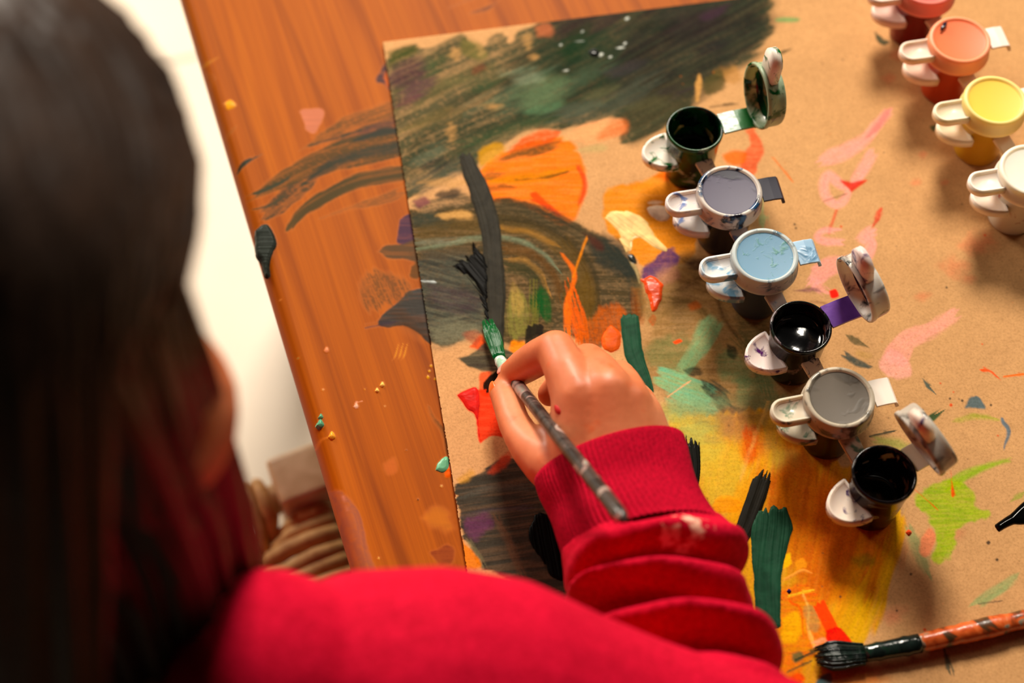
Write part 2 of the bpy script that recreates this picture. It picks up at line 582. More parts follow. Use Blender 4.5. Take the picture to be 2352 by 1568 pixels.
# --- orange and tan patches
C(F([(1098, 470), (1090, 410), (1120, 372), (1170, 345), (1240, 322), (1300, 318), (1332, 352), (1345, 410), (1338, 465), (1305, 520), (1250, 500), (1190, 470), (1140, 462)], rag=5, seed=1),
  (236, 122, 34), a=.95, st=.12, var=.12, ang=None, wet=.25, h=.0001) if False else C(
  F([(1098, 470), (1090, 410), (1120, 372), (1170, 345), (1240, 322), (1300, 318), (1332, 352), (1345, 410), (1338, 465), (1305, 520), (1250, 500), (1190, 470), (1140, 462)], rag=5, seed=1),
  (236, 124, 36), a=.95, st=.12, var=.12, wet=.25, h=.00010)
C(S([(1326, 380), (1341, 410), (1340, 440), (1330, 470)], 11, dry0=2, dry1=4), (228, 78, 28), a=.8, fe=4, wet=.8, h=.0003)
C(F([(1200, 315), (1245, 296), (1285, 302), (1270, 330), (1215, 345), (1160, 352)], rag=7, ang=-20, seed=2), (214, 92, 46), a=.9, st=.3, fe=5, wet=.3)
C(F([(1180, 348), (1260, 330), (1290, 325), (1250, 352), (1190, 362), (1150, 366)], rag=6, ang=-15, seed=3), (92, 80, 50), a=.85, st=.3, fe=6)
C(F([(1100, 350), (1140, 325), (1160, 340), (1130, 370), (1100, 385)], rag=6, seed=2), (190, 140, 62), a=.8, fe=6)
C(F([(1295, 320), (1340, 288), (1400, 276), (1432, 280), (1428, 305), (1390, 322), (1345, 325)], rag=6, ang=-20, seed=4), (228, 164, 120), a=.92, st=.2, fe=5)
C(F([(1405, 275), (1438, 275), (1440, 305), (1400, 320), (1370, 322)], rag=6, ang=-20, seed=0), (204, 112, 72), a=.75, st=.3, fe=8)
C(F([(1320, 345), (1370, 330), (1398, 336), (1385, 350), (1335, 352)], rag=5, ang=-10, seed=1), (182, 158, 112), a=.8, st=.3, fe=6)
C(S([(1120, 415), (1190, 412), (1260, 402), (1310, 388)], [10, 22, 20, 8], dry0=12, dry1=16, seed=3), (196, 128, 58), a=.8, st=.3, fe=4)
C(S([(1180, 414), (1250, 408), (1296, 397)], 4, seed=3), (110, 76, 40), a=.8, fe=3)
C(S([(1110, 405), (1150, 396)], 16, seed=2), (100, 84, 52), a=.8, st=.3, fe=5)
C(S([(1110, 432), (1180, 428)], 12, seed=2), (120, 78, 48), a=.8, st=.3, fe=5)
C(S([(1220, 448), (1245, 462), (1290, 500)], [20, 16, 8], seed=4), (226, 84, 52), a=.9, st=.15, fe=4, wet=.4)
C(F([(1385, 470), (1388, 440), (1430, 424), (1490, 412), (1520, 392), (1550, 392), (1570, 420), (1600, 520), (1590, 590), (1540, 610), (1480, 610), (1430, 560), (1392, 520)], rag=5, seed=2),
  (218, 138, 48), a=.92, st=.12, var=.12, fe=4, wet=.15)
C(F([(1505, 405), (1535, 385), (1552, 392), (1535, 415)], rag=5, seed=2), (228, 104, 38), a=.75, fe=8)
C(F([(1388, 500), (1402, 488), (1436, 486), (1474, 500), (1500, 535), (1532, 572), (1505, 570), (1476, 550), (1455, 545), (1446, 572), (1436, 575), (1418, 530)], rag=4, ang=38, seed=1),
  (250, 206, 130), a=.95, st=.18, var=.12, fe=3, wet=.35, h=.00025, col2=(244, 184, 92))
C(S([(1446, 572), (1449, 548), (1470, 540)], 5, seed=1), (255, 236, 190), a=.9, fe=2, wet=.5, h=.0003)
C(F([(1488, 480), (1512, 470), (1540, 478), (1535, 500), (1505, 500)], rag=5, seed=3), (246, 208, 172), a=.95, fe=3, wet=.4, h=.0002)
C(F([(1490, 466), (1510, 460), (1525, 464), (1508, 470)], rag=2, seed=3), (250, 214, 180), a=.95, fe=3)

# --- pale bare strip and lower left of the wash
C(F([(945, 470), (1010, 455), (1060, 440), (1090, 470), (1040, 486), (980, 492)], rag=8, ang=-10, seed=3), (86, 82, 66), a=.8, st=.35, fe=6)
C(F([(950, 462), (975, 452), (985, 466), (960, 476)], rag=4, seed=3), (124, 74, 82), a=.8, fe=5)
C(F([(1000, 448), (1040, 432), (1060, 440), (1030, 458)], rag=5, seed=3), (76, 68, 60), a=.85, fe=5)

# --- the big swirl
swirl = [(940, 480), (990, 486), (1050, 476), (1130, 458), (1200, 464), (1262, 486), (1330, 520), (1395, 552), (1436, 584), (1462, 625), (1478, 680), (1474, 724),
         (1450, 752), (1420, 768), (1380, 796), (1330, 780), (1290, 764), (1240, 770), (1205, 780), (1180, 792), (1140, 782), (1100, 770), (1085, 758), (1062, 780), (1035, 794),
         (1000, 790), (975, 770), (955, 640)]
C(F(swirl, rag=7, scale=24, seed=4), (84, 72, 48), a=.97, st=.15, var=.25, col2=(66, 66, 50), fe=5, wet=.35, h=.0001)
C(F([(945, 600), (1010, 570), (1080, 580), (1110, 640), (1120, 740), (1060, 775), (1000, 790), (970, 760)], rag=14, ang=15, seed=2), (72, 76, 70), a=.85, st=.2, var=.25, fe=16, wet=.5, col2=(92, 96, 84), h=.0001)
C(F([(980, 650), (1060, 660), (1110, 700), (1060, 720), (990, 690)], rag=12, ang=15, seed=3), (84, 66, 74), a=.55, st=.4, fe=14)
C(F([(985, 750), (1060, 730), (1110, 760), (1040, 794), (1000, 788)], rag=8, ang=-10, seed=3), (124, 122, 100), a=.7, st=.35, fe=10)
C(F([(945, 490), (1000, 485), (1050, 505), (1020, 525), (950, 520)], rag=8, seed=1), (70, 76, 64), a=.8, st=.25, fe=8, wet=.5)
C(F([(1000, 495), (1055, 480), (1085, 500), (1040, 505)], rag=5, seed=1), (206, 160, 104), a=.75, fe=5)
for pts, w, c, a, h in [
    ([(950, 540), (1040, 525), (1130, 515), (1220, 528), (1290, 566), (1330, 620), (1345, 690)], 40, (104, 84, 50), .75, .0001),
    ([(1140, 472), (1220, 482), (1310, 520), (1370, 560), (1420, 610)], 34, (78, 70, 50), .8, .0001),
    ([(1130, 500), (1230, 512), (1310, 556), (1360, 620), (1375, 700)], 18, (70, 62, 42), .8, .0002),
    ([(1140, 522), (1220, 534), (1280, 566)], 10, (168, 122, 66), .6, 0),
    ([(955, 572), (1020, 562), (1080, 549), (1140, 545), (1200, 556), (1250, 586), (1290, 630)], 9, (120, 132, 108), .8, .0003),
    ([(950, 556), (1010, 556), (1050, 552)], 14, (122, 126, 108), .7, .0001),
    ([(1150, 568), (1220, 584), (1270, 630), (1290, 690)], 22, (108, 74, 40), .75, .0001),
    ([(1165, 592), (1205, 598), (1240, 628), (1258, 664)], 10, (176, 130, 74), .7, .0002),
    ([(1160, 612), (1210, 620), (1240, 660), (1245, 710)], 30, (66, 68, 44), .8, .0001),
    ([(1090, 570), (1040, 580), (970, 586)], 20, (100, 86, 66), .6, 0),
    ([(1160, 470), (1240, 484), (1330, 530)], 4, (60, 54, 42), .7, .0003),
    ([(1300, 560), (1350, 640), (1350, 720)], 26, (98, 76, 40), .7, .0001),
    ([(1400, 570), (1450, 630), (1462, 700)], 30, (56, 60, 50), .85, .0001)]:
    C(S(pts, w, rag=5, dry0=20, dry1=24, seed=sd()), c, a=a, st=.35, var=.22, fe=6, sl=160, sw=3.5, wet=.45, h=h)
C(F([(1350, 545), (1400, 540), (1440, 570), (1462, 620), (1440, 640), (1390, 620), (1355, 590)], rag=10, seed=3), (54, 60, 54), a=.85, fe=12, wet=.4, st=.15)
C(F([(1340, 535), (1370, 545), (1385, 570), (1365, 570)], rag=5, seed=3), (96, 48, 40), a=.6, fe=8)
C(F([(1300, 640), (1350, 640), (1370, 720), (1340, 760), (1300, 730)], rag=14, seed=1), (112, 86, 42), a=.6, fe=18)
C(F([(1225, 660), (1255, 668), (1268, 700), (1260, 735), (1235, 730), (1218, 700)], rag=8, ang=80, seed=3), (22, 92, 40), a=.9, st=.2, fe=8, wet=.5)
C(F([(1190, 665), (1215, 700), (1210, 760), (1185, 780), (1160, 760), (1165, 690)], rag=9, ang=84, seed=2), (134, 130, 72), a=.75, st=.45, fe=8, sw=3)
C(F([(1180, 650), (1200, 690), (1192, 730), (1178, 700)], rag=6, ang=84, seed=2), (170, 142, 86), a=.7, st=.4, fe=6)
C(S([(1225, 690), (1222, 770)], 26, dry0=24, dry1=24, bristle=2.5, seed=1), (122, 116, 60), a=.7, st=.55, fe=3, sw=2.5)
C(S([(1290, 580), (1312, 610), (1320, 635), (1312, 665), (1304, 700), (1308, 760)], [4, 10, 11, 8, 16, 24], rag=4, dry1=30, seed=2), (232, 118, 40), a=.9, st=.2, fe=3, wet=.5, h=.0002)
C(S([(1350, 545), (1332, 590), (1318, 632)], 4, seed=2), (212, 130, 62), a=.85, fe=2, wet=.5, h=.0002)
C(S([(1315, 690), (1330, 740), (1335, 790)], 34, dry0=40, dry1=20, bristle=3, seed=3), (226, 104, 30), a=.85, st=.5, fe=3, sw=2.5, wet=.5, h=.0002)
C(F([(1340, 740), (1400, 700), (1440, 720), (1420, 770), (1360, 800), (1330, 790)], rag=10, ang=80, seed=3), (196, 98, 40), a=.7, st=.4, fe=8, sw=3)
C(F([(1385, 775), (1405, 750), (1425, 770), (1420, 800), (1390, 806)], rag=5, seed=1), (240, 92, 24), a=.97, fe=3, wet=.4, h=.00025)
C(F([(1470, 640), (1495, 635), (1520, 655), (1520, 690), (1500, 715), (1492, 690), (1480, 665)], rag=5, seed=1), (238, 74, 22), a=.97, fe=2.5, wet=.7, h=.0005, col2=(246, 104, 40))
C(F([(1478, 635), (1482, 625), (1490, 634)], rag=1), (220, 120, 60), a=.9, fe=2)
C(S([(1448, 590), (1462, 620), (1470, 645)], [9, 7, 6], seed=2), (170, 150, 110), a=.8, fe=2, wet=.8, h=.0004)
C(F([(1440, 585), (1455, 585), (1462, 605), (1446, 600)], rag=1), (30, 34, 30), a=1, fe=2, wet=1, h=.0005)
C(F([(1450, 660), (1478, 670), (1482, 730), (1465, 752), (1452, 720)], rag=5, ang=85), (150, 80, 36), a=.6, st=.4, fe=5)
C(F([(1488, 735), (1500, 722), (1508, 732), (1500, 748)], rag=2), (232, 84, 26), a=.95, fe=2, wet=.6)

# --- murky middle: olive, purple, mint
C(F([(1475, 640), (1540, 580), (1640, 600), (1720, 640), (1800, 700), (1840, 850), (1830, 1000), (1700, 1010), (1560, 960), (1500, 880), (1470, 800)], rag=26, scale=46, seed=2),
  (150, 118, 74), a=.80, st=.25, var=.25, col2=(126, 106, 70), fe=24)
C(F([(1560, 590), (1650, 600), (1720, 650), (1690, 690), (1590, 670)], rag=18, ang=20, seed=3), (112, 82, 54), a=.7, st=.4, fe=18)
C(F([(1475, 635), (1482, 610), (1510, 590), (1528, 572), (1552, 578), (1564, 596), (1545, 615), (1520, 640), (1490, 650)], rag=7, seed=4), (98, 66, 112), a=.92, st=.15, fe=4)
C(F([(1505, 625), (1545, 610), (1560, 635), (1530, 655), (1500, 650)], rag=7, seed=4), (172, 124, 102), a=.8, fe=8)
C(F([(1570, 600), (1620, 590), (1640, 610), (1600, 622)], rag=7, ang=0, seed=3), (66, 44, 40), a=.7, st=.3, fe=7)
for pts, w, c in [([(1560, 660), (1620, 640), (1680, 680)], 12, (100, 70, 46)), ([(1540, 690), (1600, 700), (1640, 760)], 16, (120, 98, 60)), ([(1640, 640), (1660, 720), (1700, 780)], 12, (92, 68, 44)),
                  ([(1500, 740), (1560, 700), (1620, 720)], 6, (136, 110, 70)), ([(1700, 780), (1740, 830), (1760, 900)], 34, (84, 92, 60))]:
    C(S(pts, w, dry0=20, dry1=20, seed=sd()), c, a=.65, st=.4, fe=6, sw=3)
C(F([(1480, 800), (1540, 770), (1600, 800), (1590, 860), (1530, 850), (1490, 840)], rag=12, seed=5), (120, 124, 80), a=.75, st=.3, fe=12)
C(F([(1610, 740), (1640, 730), (1655, 750), (1630, 800), (1600, 830), (1580, 860), (1560, 840), (1590, 790)], rag=10, ang=-55, seed=1), (128, 164, 120), a=.85, st=.3, fe=8)
C(F([(1502, 870), (1520, 845), (1560, 852), (1600, 870), (1640, 890), (1620, 930), (1560, 920), (1520, 890)], rag=9, ang=20, seed=2), (120, 184, 148), a=.92, st=.25, fe=5, col2=(134, 176, 128))
C(F([(1530, 920), (1590, 900), (1640, 920), (1650, 970), (1590, 990), (1540, 960)], rag=12, ang=30, seed=3), (130, 176, 136), a=.8, st=.35, fe=9)
C(F([(1640, 800), (1700, 820), (1720, 880), (1660, 870)], rag=12, seed=4), (110, 140, 96), a=.65, st=.3, fe=12)
C(F([(1570, 850), (1600, 842), (1612, 858), (1590, 862)], rag=4), (46, 50, 44), a=.85, st=.2, fe=4)
C(F([(1610, 870), (1640, 878), (1670, 900), (1680, 930), (1705, 940), (1705, 955), (1670, 952), (1640, 920), (1618, 900)], rag=7, ang=35, seed=1), (62, 70, 60), a=.88, st=.25, fe=4)
C(F([(1670, 790), (1690, 800), (1688, 825), (1672, 815)], rag=4), (38, 56, 44), a=.8, st=.2, fe=4)
C(F([(1690, 850), (1760, 860), (1800, 930), (1760, 980), (1700, 960)], rag=16, seed=5), (104, 132, 92), a=.65, st=.3, fe=16)
C(F([(1690, 700), (1750, 720), (1790, 800), (1740, 820), (1690, 760)], rag=14, seed=0), (92, 88, 58), a=.7, st=.35, fe=14)
C(F([(1545, 785), (1560, 778), (1567, 784), (1552, 790)], rag=1), (240, 92, 30), a=.95, fe=2, wet=.6)
C(S([(1562, 890), (1576, 880)], 5), (240, 170, 130), a=.9, fe=2)
C(F([(1580, 700), (1600, 690), (1610, 705), (1590, 712)], rag=4), (196, 96, 40), a=.6, fe=5)

# --- yellow / orange field at the lower right of the hand
C(F([(1530, 950), (1640, 950), (1740, 940), (1800, 960), (1860, 1020), (1960, 1080), (2075, 1190), (2070, 1260), (2040, 1340), (2030, 1400), (1990, 1470), (1960, 1500), (1900, 1560), (1800, 1620), (1640, 1620), (1560, 1200)], rag=10, scale=30, ang=100, seed=3),
  (222, 164, 66), a=.95, st=.08, var=.16, fe=6, col2=(212, 146, 54), wet=.2, h=.00006)
C(F([(1530, 940), (1620, 950), (1660, 1000), (1640, 1060), (1580, 1080), (1540, 1020)], rag=18, seed=1), (186, 180, 96), a=.75, st=.2, fe=26)
for x, y, w, hh, c in [(1560, 950, 50, 24, (150, 158, 104)), (1640, 965, 50, 26, (140, 140, 92)), (1720, 960, 50, 24, (140, 112, 76)), (1790, 975, 50, 24, (120, 110, 70)), (1590, 1000, 40, 24, (176, 176, 104)),
                        (1680, 1000, 50, 22, (166, 132, 84)), (1760, 1010, 40, 24, (150, 110, 64)), (1620, 930, 60, 20, (126, 150, 112)), (1700, 925, 50, 20, (122, 116, 82)), (1850, 1040, 40, 26, (160, 104, 54))]:
    C(F([(x - w, y + hh * .4), (x - w * .3, y - hh), (x + w, y - hh * .5), (x + w * .3, y + hh)], rag=16, scale=18, seed=sd()), c, a=.62, st=.3, fe=18, var=.25)
C(F([(1600, 1040), (1680, 1020), (1720, 1080), (1680, 1160), (1620, 1150)], rag=16, seed=2), (206, 176, 84), a=.7, st=.2, fe=22)
C(F([(1650, 950), (1720, 950), (1720, 990), (1660, 1000)], rag=12, seed=1), (164, 110, 80), a=.55, fe=18)
C(F([(1700, 990), (1735, 975), (1750, 1010), (1745, 1050), (1715, 1065), (1700, 1040)], rag=8, ang=80, seed=2), (208, 90, 36), a=.85, st=.3, fe=12)
C(F([(1790, 990), (1830, 990), (1850, 1050), (1810, 1070)], rag=8, ang=80, seed=2), (196, 98, 42), a=.7, st=.3, fe=14)
C(F([(1770, 1020), (1830, 1040), (1850, 1080), (1780, 1080)], rag=10, seed=2), (126, 122, 66), a=.5, fe=18)
C(F([(1740, 1090), (1820, 1060), (1920, 1090), (2000, 1160), (2060, 1220), (2050, 1290), (1990, 1360), (1920, 1380), (1850, 1360), (1800, 1260), (1760, 1180)], rag=20, ang=100, seed=4),
  (206, 108, 36), a=.88, st=.2, var=.22, fe=26, col2=(196, 92, 32), sl=160, sw=6, wet=.25, h=.00008)
C(F([(1850, 1130), (1940, 1130), (1990, 1220), (1960, 1300), (1880, 1260)], rag=20, ang=96, seed=1), (186, 84, 30), a=.65, st=.35, fe=26)
for pts, w, c, a in [([(2040, 1240), (2010, 1320), (1960, 1400), (1930, 1470)], 40, (214, 158, 36), .8), ([(2066, 1190), (2050, 1280), (2030, 1350), (2020, 1395)], 16, (222, 170, 70), .85),
                     ([(1980, 1290), (1940, 1380), (1910, 1440)], 26, (220, 150, 34), .75), ([(2030, 1250), (2000, 1350), (1990, 1420)], 20, (188, 92, 32), .75),
                     ([(2010, 1400), (1990, 1450), (1965, 1490)], 16, (214, 160, 84), .8), ([(1990, 1210), (1960, 1300), (1900, 1390)], 18, (218, 138, 38), .6),
                     ([(2000, 1380), (1970, 1450), (1950, 1485)], 44, (218, 168, 36), .85), ([(1930, 1280), (1880, 1360)], 16, (200, 100, 36), .6),
                     ([(1870, 1100), (1860, 1220)], 18, (214, 122, 44), .6), ([(1800, 1100), (1810, 1180), (1820, 1260)], 22, (222, 134, 50), .6),
                     ([(1720, 1090), (1690, 1180), (1680, 1240)], 30, (226, 154, 60), .6), ([(1750, 960), (1700, 1100)], 5, (232, 180, 110), .5)]:
    C(S(pts, w, rag=6, dry0=24, dry1=20, seed=sd()), c, a=a, st=.3, var=.2, fe=6, sl=140, sw=4, wet=.35, h=.00012)
C(F([(1958, 1286), (1990, 1275), (2006, 1290), (1980, 1300)], rag=8, seed=3), (128, 116, 46), a=.6, fe=12)
C(F([(1765, 1395), (1800, 1350), (1850, 1340), (1900, 1400), (1900, 1480), (1850, 1520), (1830, 1600), (1760, 1600)], rag=10, seed=2), (232, 142, 58), a=.8, st=.2, fe=10, wet=.5, h=.0002, col2=(224, 96, 44))
C(F([(1795, 1420), (1830, 1405), (1850, 1440), (1830, 1475), (1795, 1470)], rag=7, seed=5), (240, 178, 40), a=.85, fe=6, wet=.5)
C(F([(1796, 1275), (1815, 1270), (1820, 1295), (1800, 1305)], rag=3, round=False), (250, 186, 56), a=.95, fe=3, wet=.4)
C(F([(1825, 1290), (1845, 1282), (1852, 1300), (1830, 1310)], rag=4), (238, 160, 76), a=.8, fe=4)
for pts, w, c in [([(1845, 1365), (1858, 1400), (1856, 1440), (1870, 1480)], 7, (250, 190, 110)), ([(1840, 1360), (1860, 1355)], 9, (252, 200, 90)), ([(1815, 1380), (1840, 1400), (1845, 1460)], 5, (230, 100, 60)),
                  ([(1800, 1330), (1840, 1310), (1860, 1312)], 5, (244, 160, 90)), ([(1870, 1480), (1890, 1468), (1900, 1476)], 12, (250, 170, 130))]:
    C(S(pts, w, seed=sd()), c, a=.85, fe=3, wet=.7, h=.0004)
C(F([(1848, 1395), (1868, 1390), (1880, 1425), (1875, 1450), (1855, 1440)], rag=5), (178, 140, 88), a=.75, st=.2, fe=5)
C(S([(1880, 1385), (1898, 1420), (1912, 1450)], 30, dry0=4, dry1=6), (240, 86, 22), a=.96, fe=2.5, wet=.3, var=.05)
C(F([(1898, 1448), (1925, 1440), (1950, 1465), (1962, 1496), (1930, 1500), (1902, 1478)], rag=3), (226, 46, 26), a=.96, fe=2.5, wet=.3, var=.08)
C(F([(1852, 1598), (1880, 1560), (1905, 1545), (1912, 1560), (1905, 1600)], rag=4), (70, 110, 118), a=.95, fe=3)
C(F([(1816, 1500), (1840, 1495), (1845, 1510), (1825, 1520)], rag=4), (98, 108, 70), a=.85, fe=4)
C(S([(1838, 1528), (1855, 1520)], 8), (74, 88, 58), a=.85, fe=3)
C(F([(1815, 1555), (1840, 1545), (1850, 1560), (1830, 1575)], rag=4), (236, 88, 34), a=.9, fe=4, wet=.6)
C(S([(1858, 1500), (1880, 1490)], 12), (60, 70, 50), a=.9, fe=3)
C(F([(1640, 1145), (1670, 1135), (1700, 1150), (1695, 1172), (1655, 1176), (1635, 1165)], rag=5), (230, 148, 62), a=.8, fe=4, wet=.5, h=.0002)
C(F([(1905, 1520), (1980, 1530), (2040, 1560), (1980, 1600), (1920, 1600)], rag=10), (192, 108, 54), a=.7, fe=20, st=.2)
for q in [(2040, 1420), (2120, 1500), (2010, 1540), (2170, 1470), (2190, 1225), (2060, 1405)]:
    C(F([(q[0] - 24, q[1]), (q[0], q[1] - 12), (q[0] + 26, q[1] - 4), (q[0] + 4, q[1] + 14)], rag=8, seed=sd()), (206, 120, 96), a=.35, fe=12)

# --- dark patch at the lower left, red flag, leaf, bristly dabs
C(F([(1045, 1118), (1070, 1100), (1110, 1085), (1135, 1062), (1165, 1046), (1200, 1070), (1230, 1105), (1300, 1200), (1330, 1330), (1290, 1380), (1200, 1345), (1140, 1318), (1105, 1305), (1085, 1262), (1060, 1222), (1052, 1160)], rag=6, ang=-8, seed=1),
  (62, 64, 58), a=.97, st=.1, var=.25, col2=(48, 52, 50), fe=3.5, sl=140, sw=5, wet=.5, h=.00014)
C(F([(1075, 1190), (1110, 1178), (1130, 1200), (1100, 1235), (1070, 1225)], rag=9, seed=2), (112, 66, 98), a=.75, st=.2, fe=8)
C(S([(1060, 1140), (1130, 1120), (1220, 1118)], 14, dry0=20, dry1=20), (88, 88, 80), a=.6, st=.3, fe=5, wet=.6, h=.0001)
C(S([(1060, 1186), (1140, 1170), (1220, 1165)], 10, dry0=20, dry1=20), (84, 74, 82), a=.6, st=.3, fe=5, wet=.6, h=.0001)
C(S([(1140, 1190), (1170, 1250), (1200, 1320)], 18, dry0=14, dry1=14), (120, 86, 66), a=.6, st=.35, fe=5)
C(S([(1075, 1240), (1095, 1270), (1110, 1300)], 10), (130, 122, 92), a=.6, fe=4)
C(F([(1060, 1240), (1085, 1262), (1105, 1300), (1070, 1306), (1058, 1280)], rag=4), (216, 126, 62), a=.9, fe=4)
C(F([(1150, 1046), (1175, 1038), (1168, 1060), (1140, 1085), (1120, 1084)], rag=6), (196, 80, 62), a=.8, st=.2, fe=6)
C(F([(1048, 1100), (1080, 1080), (1090, 1090), (1060, 1110)], rag=6), (196, 146, 74), a=.6, fe=6)
C(F([(1080, 795), (1105, 770), (1118, 790), (1125, 800), (1100, 806)], rag=5), (222, 92, 62), a=.9, fe=4)
C(F([(1095, 800), (1105, 770), (1085, 758), (1065, 770)], rag=5), (160, 84, 66), a=.6, fe=6)
C(F([(1165, 800), (1180, 780), (1230, 800), (1215, 850), (1190, 830)], rag=5), (234, 140, 50), a=.9, fe=4)
C(F([(1128, 852), (1128, 905), (1105, 905), (1102, 860)], rag=3), (220, 92, 66), a=.85, fe=3)
C(F([(1048, 822), (1085, 812), (1120, 786), (1160, 800), (1186, 815), (1188, 838), (1170, 845), (1120, 853), (1085, 845)], rag=3.5, seed=2), (72, 70, 62), a=.96, st=.1, var=.22, fe=3, wet=.35, col2=(88, 88, 72))
C(F([(1050, 907), (1066, 899), (1098, 896), (1130, 890), (1150, 940), (1170, 990), (1162, 1006), (1130, 1000), (1104, 1018), (1098, 990), (1092, 952), (1072, 940)], rag=3.5, seed=2), (214, 70, 56), a=.95, var=.12, fe=2.5, st=.06, wet=.2)
C(F([(1050, 907), (1066, 899), (1098, 896), (1098, 990), (1104, 1018), (1092, 952), (1072, 938)], rag=2.5, seed=1), (212, 34, 26), a=.85, var=.1, fe=4, wet=.35, h=.0002)
C(F([(1112, 880), (1122, 868), (1146, 850), (1162, 862), (1150, 905), (1128, 908)], rag=9, ang=-55, seed=1, round=False), (16, 16, 12), a=.98, fe=2, wet=.3)
C(F([(1205, 755), (1225, 742), (1248, 750), (1245, 790), (1228, 810), (1208, 800)], rag=7, ang=84, seed=1, round=False), (40, 36, 30), a=.95, fe=2.5, wet=.3)

# --- strokes being painted right now
C(S([(1066, 352), (1085, 400), (1108, 460), (1124, 520), (1134, 600), (1140, 680), (1138, 740), (1140, 800)], [22, 40, 46, 46, 44, 44, 42, 34], rag=4, dry0=5, dry1=10, seed=2),
  (54, 50, 40), a=.985, st=.05, var=.25, fe=3, wet=.75, h=.00025, sl=260, sw=3.5, col2=(66, 60, 46))
C(S([(1062, 365), (1080, 420), (1100, 480), (1112, 520)], [8, 12, 10, 5], seed=1), (66, 48, 56), a=.85, fe=3, wet=.6, h=.0003)
C(F([(1044, 612), (1060, 598), (1074, 600), (1084, 580), (1090, 562), (1100, 576), (1114, 588), (1124, 632), (1120, 690), (1127, 745), (1128, 772), (1120, 772), (1114, 720), (1104, 680), (1090, 650), (1072, 630), (1052, 622)], rag=5, scale=6, ang=50, seed=1, round=False), (16, 14, 10), a=.99, fe=1.8, wet=.7, h=.0003)
for q in [((1090, 575), (1086, 556)), ((1100, 585), (1098, 566)), ((1060, 602), (1042, 598)), ((1062, 612), (1040, 612)), ((1076, 600), (1068, 586))]:
    C(S([q[0], ((q[0][0] + q[1][0]) / 2, (q[0][1] + q[1][1]) / 2), q[1]], [7, 5, 2], dry0=1, dry1=2, seed=sd()), (18, 16, 12), a=.99, fe=1.5)
C(F([(1121, 740), (1124, 736), (1126, 742), (1123, 746)], rag=0), (200, 204, 200), a=.99, fe=1.2, wet=1, h=.0005)
C(S([(970, 645), (1000, 647)], 6, dry0=3, dry1=3), (170, 178, 176), a=.8, fe=2, wet=1, h=.0004)
C(S([(1446, 722), (1450, 770), (1455, 810), (1476, 860), (1490, 900)], [42, 44, 42, 32, 26], rag=2.5, dry0=2, dry1=5, seed=1), (34, 78, 54), a=.98, fe=2, wet=.3, h=.0002, var=.1)

# --- thick strokes at the lower right of the sleeve
C(S([(1588, 1012), (1592, 1070), (1586, 1130), (1570, 1190)], [38, 34, 28, 22], rag=2, dry0=12, dry1=8, bristle=3.2, seed=1), (22, 22, 16), a=.98, fe=1.6, wet=.6, h=.0003, st=.08)
C(S([(1616, 1145), (1622, 1180), (1626, 1210)], [16, 22, 22], dry0=10, bristle=3, seed=2), (30, 28, 18), a=.97, fe=2, wet=.5, h=.0003)
C(S([(1754, 1090), (1738, 1140), (1712, 1210), (1690, 1250)], [40, 44, 42, 40], rag=2, dry0=10, dry1=8, bristle=3, seed=3), (30, 26, 18), a=.98, fe=1.8, wet=.3, h=.0003, st=.12)
C(S([(1774, 1166), (1772, 1210), (1765, 1270), (1762, 1330), (1764, 1390), (1768, 1450)], [66, 98, 78, 62, 60, 50], rag=3, dry0=10, dry1=6, bristle=6, seed=4), (34, 76, 54), a=.99, fe=1.6, wet=.3, h=.00035, var=.14, sl=200, sw=4)
C(S([(1742, 1170), (1738, 1220), (1742, 1290)], [14, 16, 10], seed=2), (28, 88, 58), a=.8, fe=4, wet=.4, h=.0004)
C(S([(1775, 1352), (1777, 1400)], 3.2), (226, 120, 60), a=.9, fe=1.5)
C(S([(1742, 1352), (1775, 1368), (1785, 1372)], 5), (18, 26, 20), a=.9, fe=2, wet=.5)
C(F([(1228, 1186), (1250, 1178), (1290, 1230), (1312, 1300), (1290, 1334), (1262, 1320), (1250, 1290), (1222, 1260), (1212, 1220)], rag=4, ang=80, seed=1), (14, 13, 12), a=.99, fe=2, wet=.35, h=.0003)

# --- right side of the board: pink strokes, lime, splashes
pk = (246, 166, 160)
C(S([(2046, 252), (2015, 285), (1985, 320), (1950, 345), (1905, 362), (1882, 372)], [16, 24, 26, 36, 34, 18], rag=5, dry0=8, dry1=8, seed=1), pk, a=.72, st=.2, var=.1, fe=5)
C(S([(2045, 255), (2020, 285), (1995, 315)], 14, seed=2), (240, 128, 122), a=.7, fe=4)
C(S([(2008, 345), (1985, 385), (1960, 420), (1935, 425), (1905, 405), (1893, 425), (1900, 455), (1925, 470), (1945, 450), (1950, 420)], [20, 30, 24, 20, 26, 24, 24, 22, 18, 16], rag=4, seed=2), pk, a=.75, st=.2, var=.1, fe=5)
C(F([(1930, 414), (1955, 420), (1990, 414), (1972, 430), (1955, 440), (1945, 430)], rag=2.5, round=False), (206, 62, 50), a=.9, fe=3)
C(S([(1920, 452), (1932, 448)], 5), (110, 80, 56), a=.8, fe=3)
C(S([(2024, 480), (2014, 505), (2008, 515)], [10, 14, 8], seed=1), (206, 70, 62), a=.85, st=.3, fe=3)
C(S([(1912, 512), (1906, 530)], 8, seed=1), (208, 84, 68), a=.7, st=.3, fe=3)
C(S([(1935, 556), (1900, 556), (1878, 545), (1890, 530), (1920, 528)], [14, 20, 18, 14, 14], seed=3), pk, a=.75, st=.2, fe=4)
C(S([(2010, 528), (1985, 545), (2000, 560), (1985, 590), (1950, 605), (1910, 610), (1880, 630), (1862, 650)], [22, 30, 26, 28, 30, 40, 44, 30], rag=6, seed=1), pk, a=.76, st=.2, fe=5)
C(S([(1866, 640), (1880, 660), (1900, 672)], 20, seed=1), pk, a=.6, fe=5)
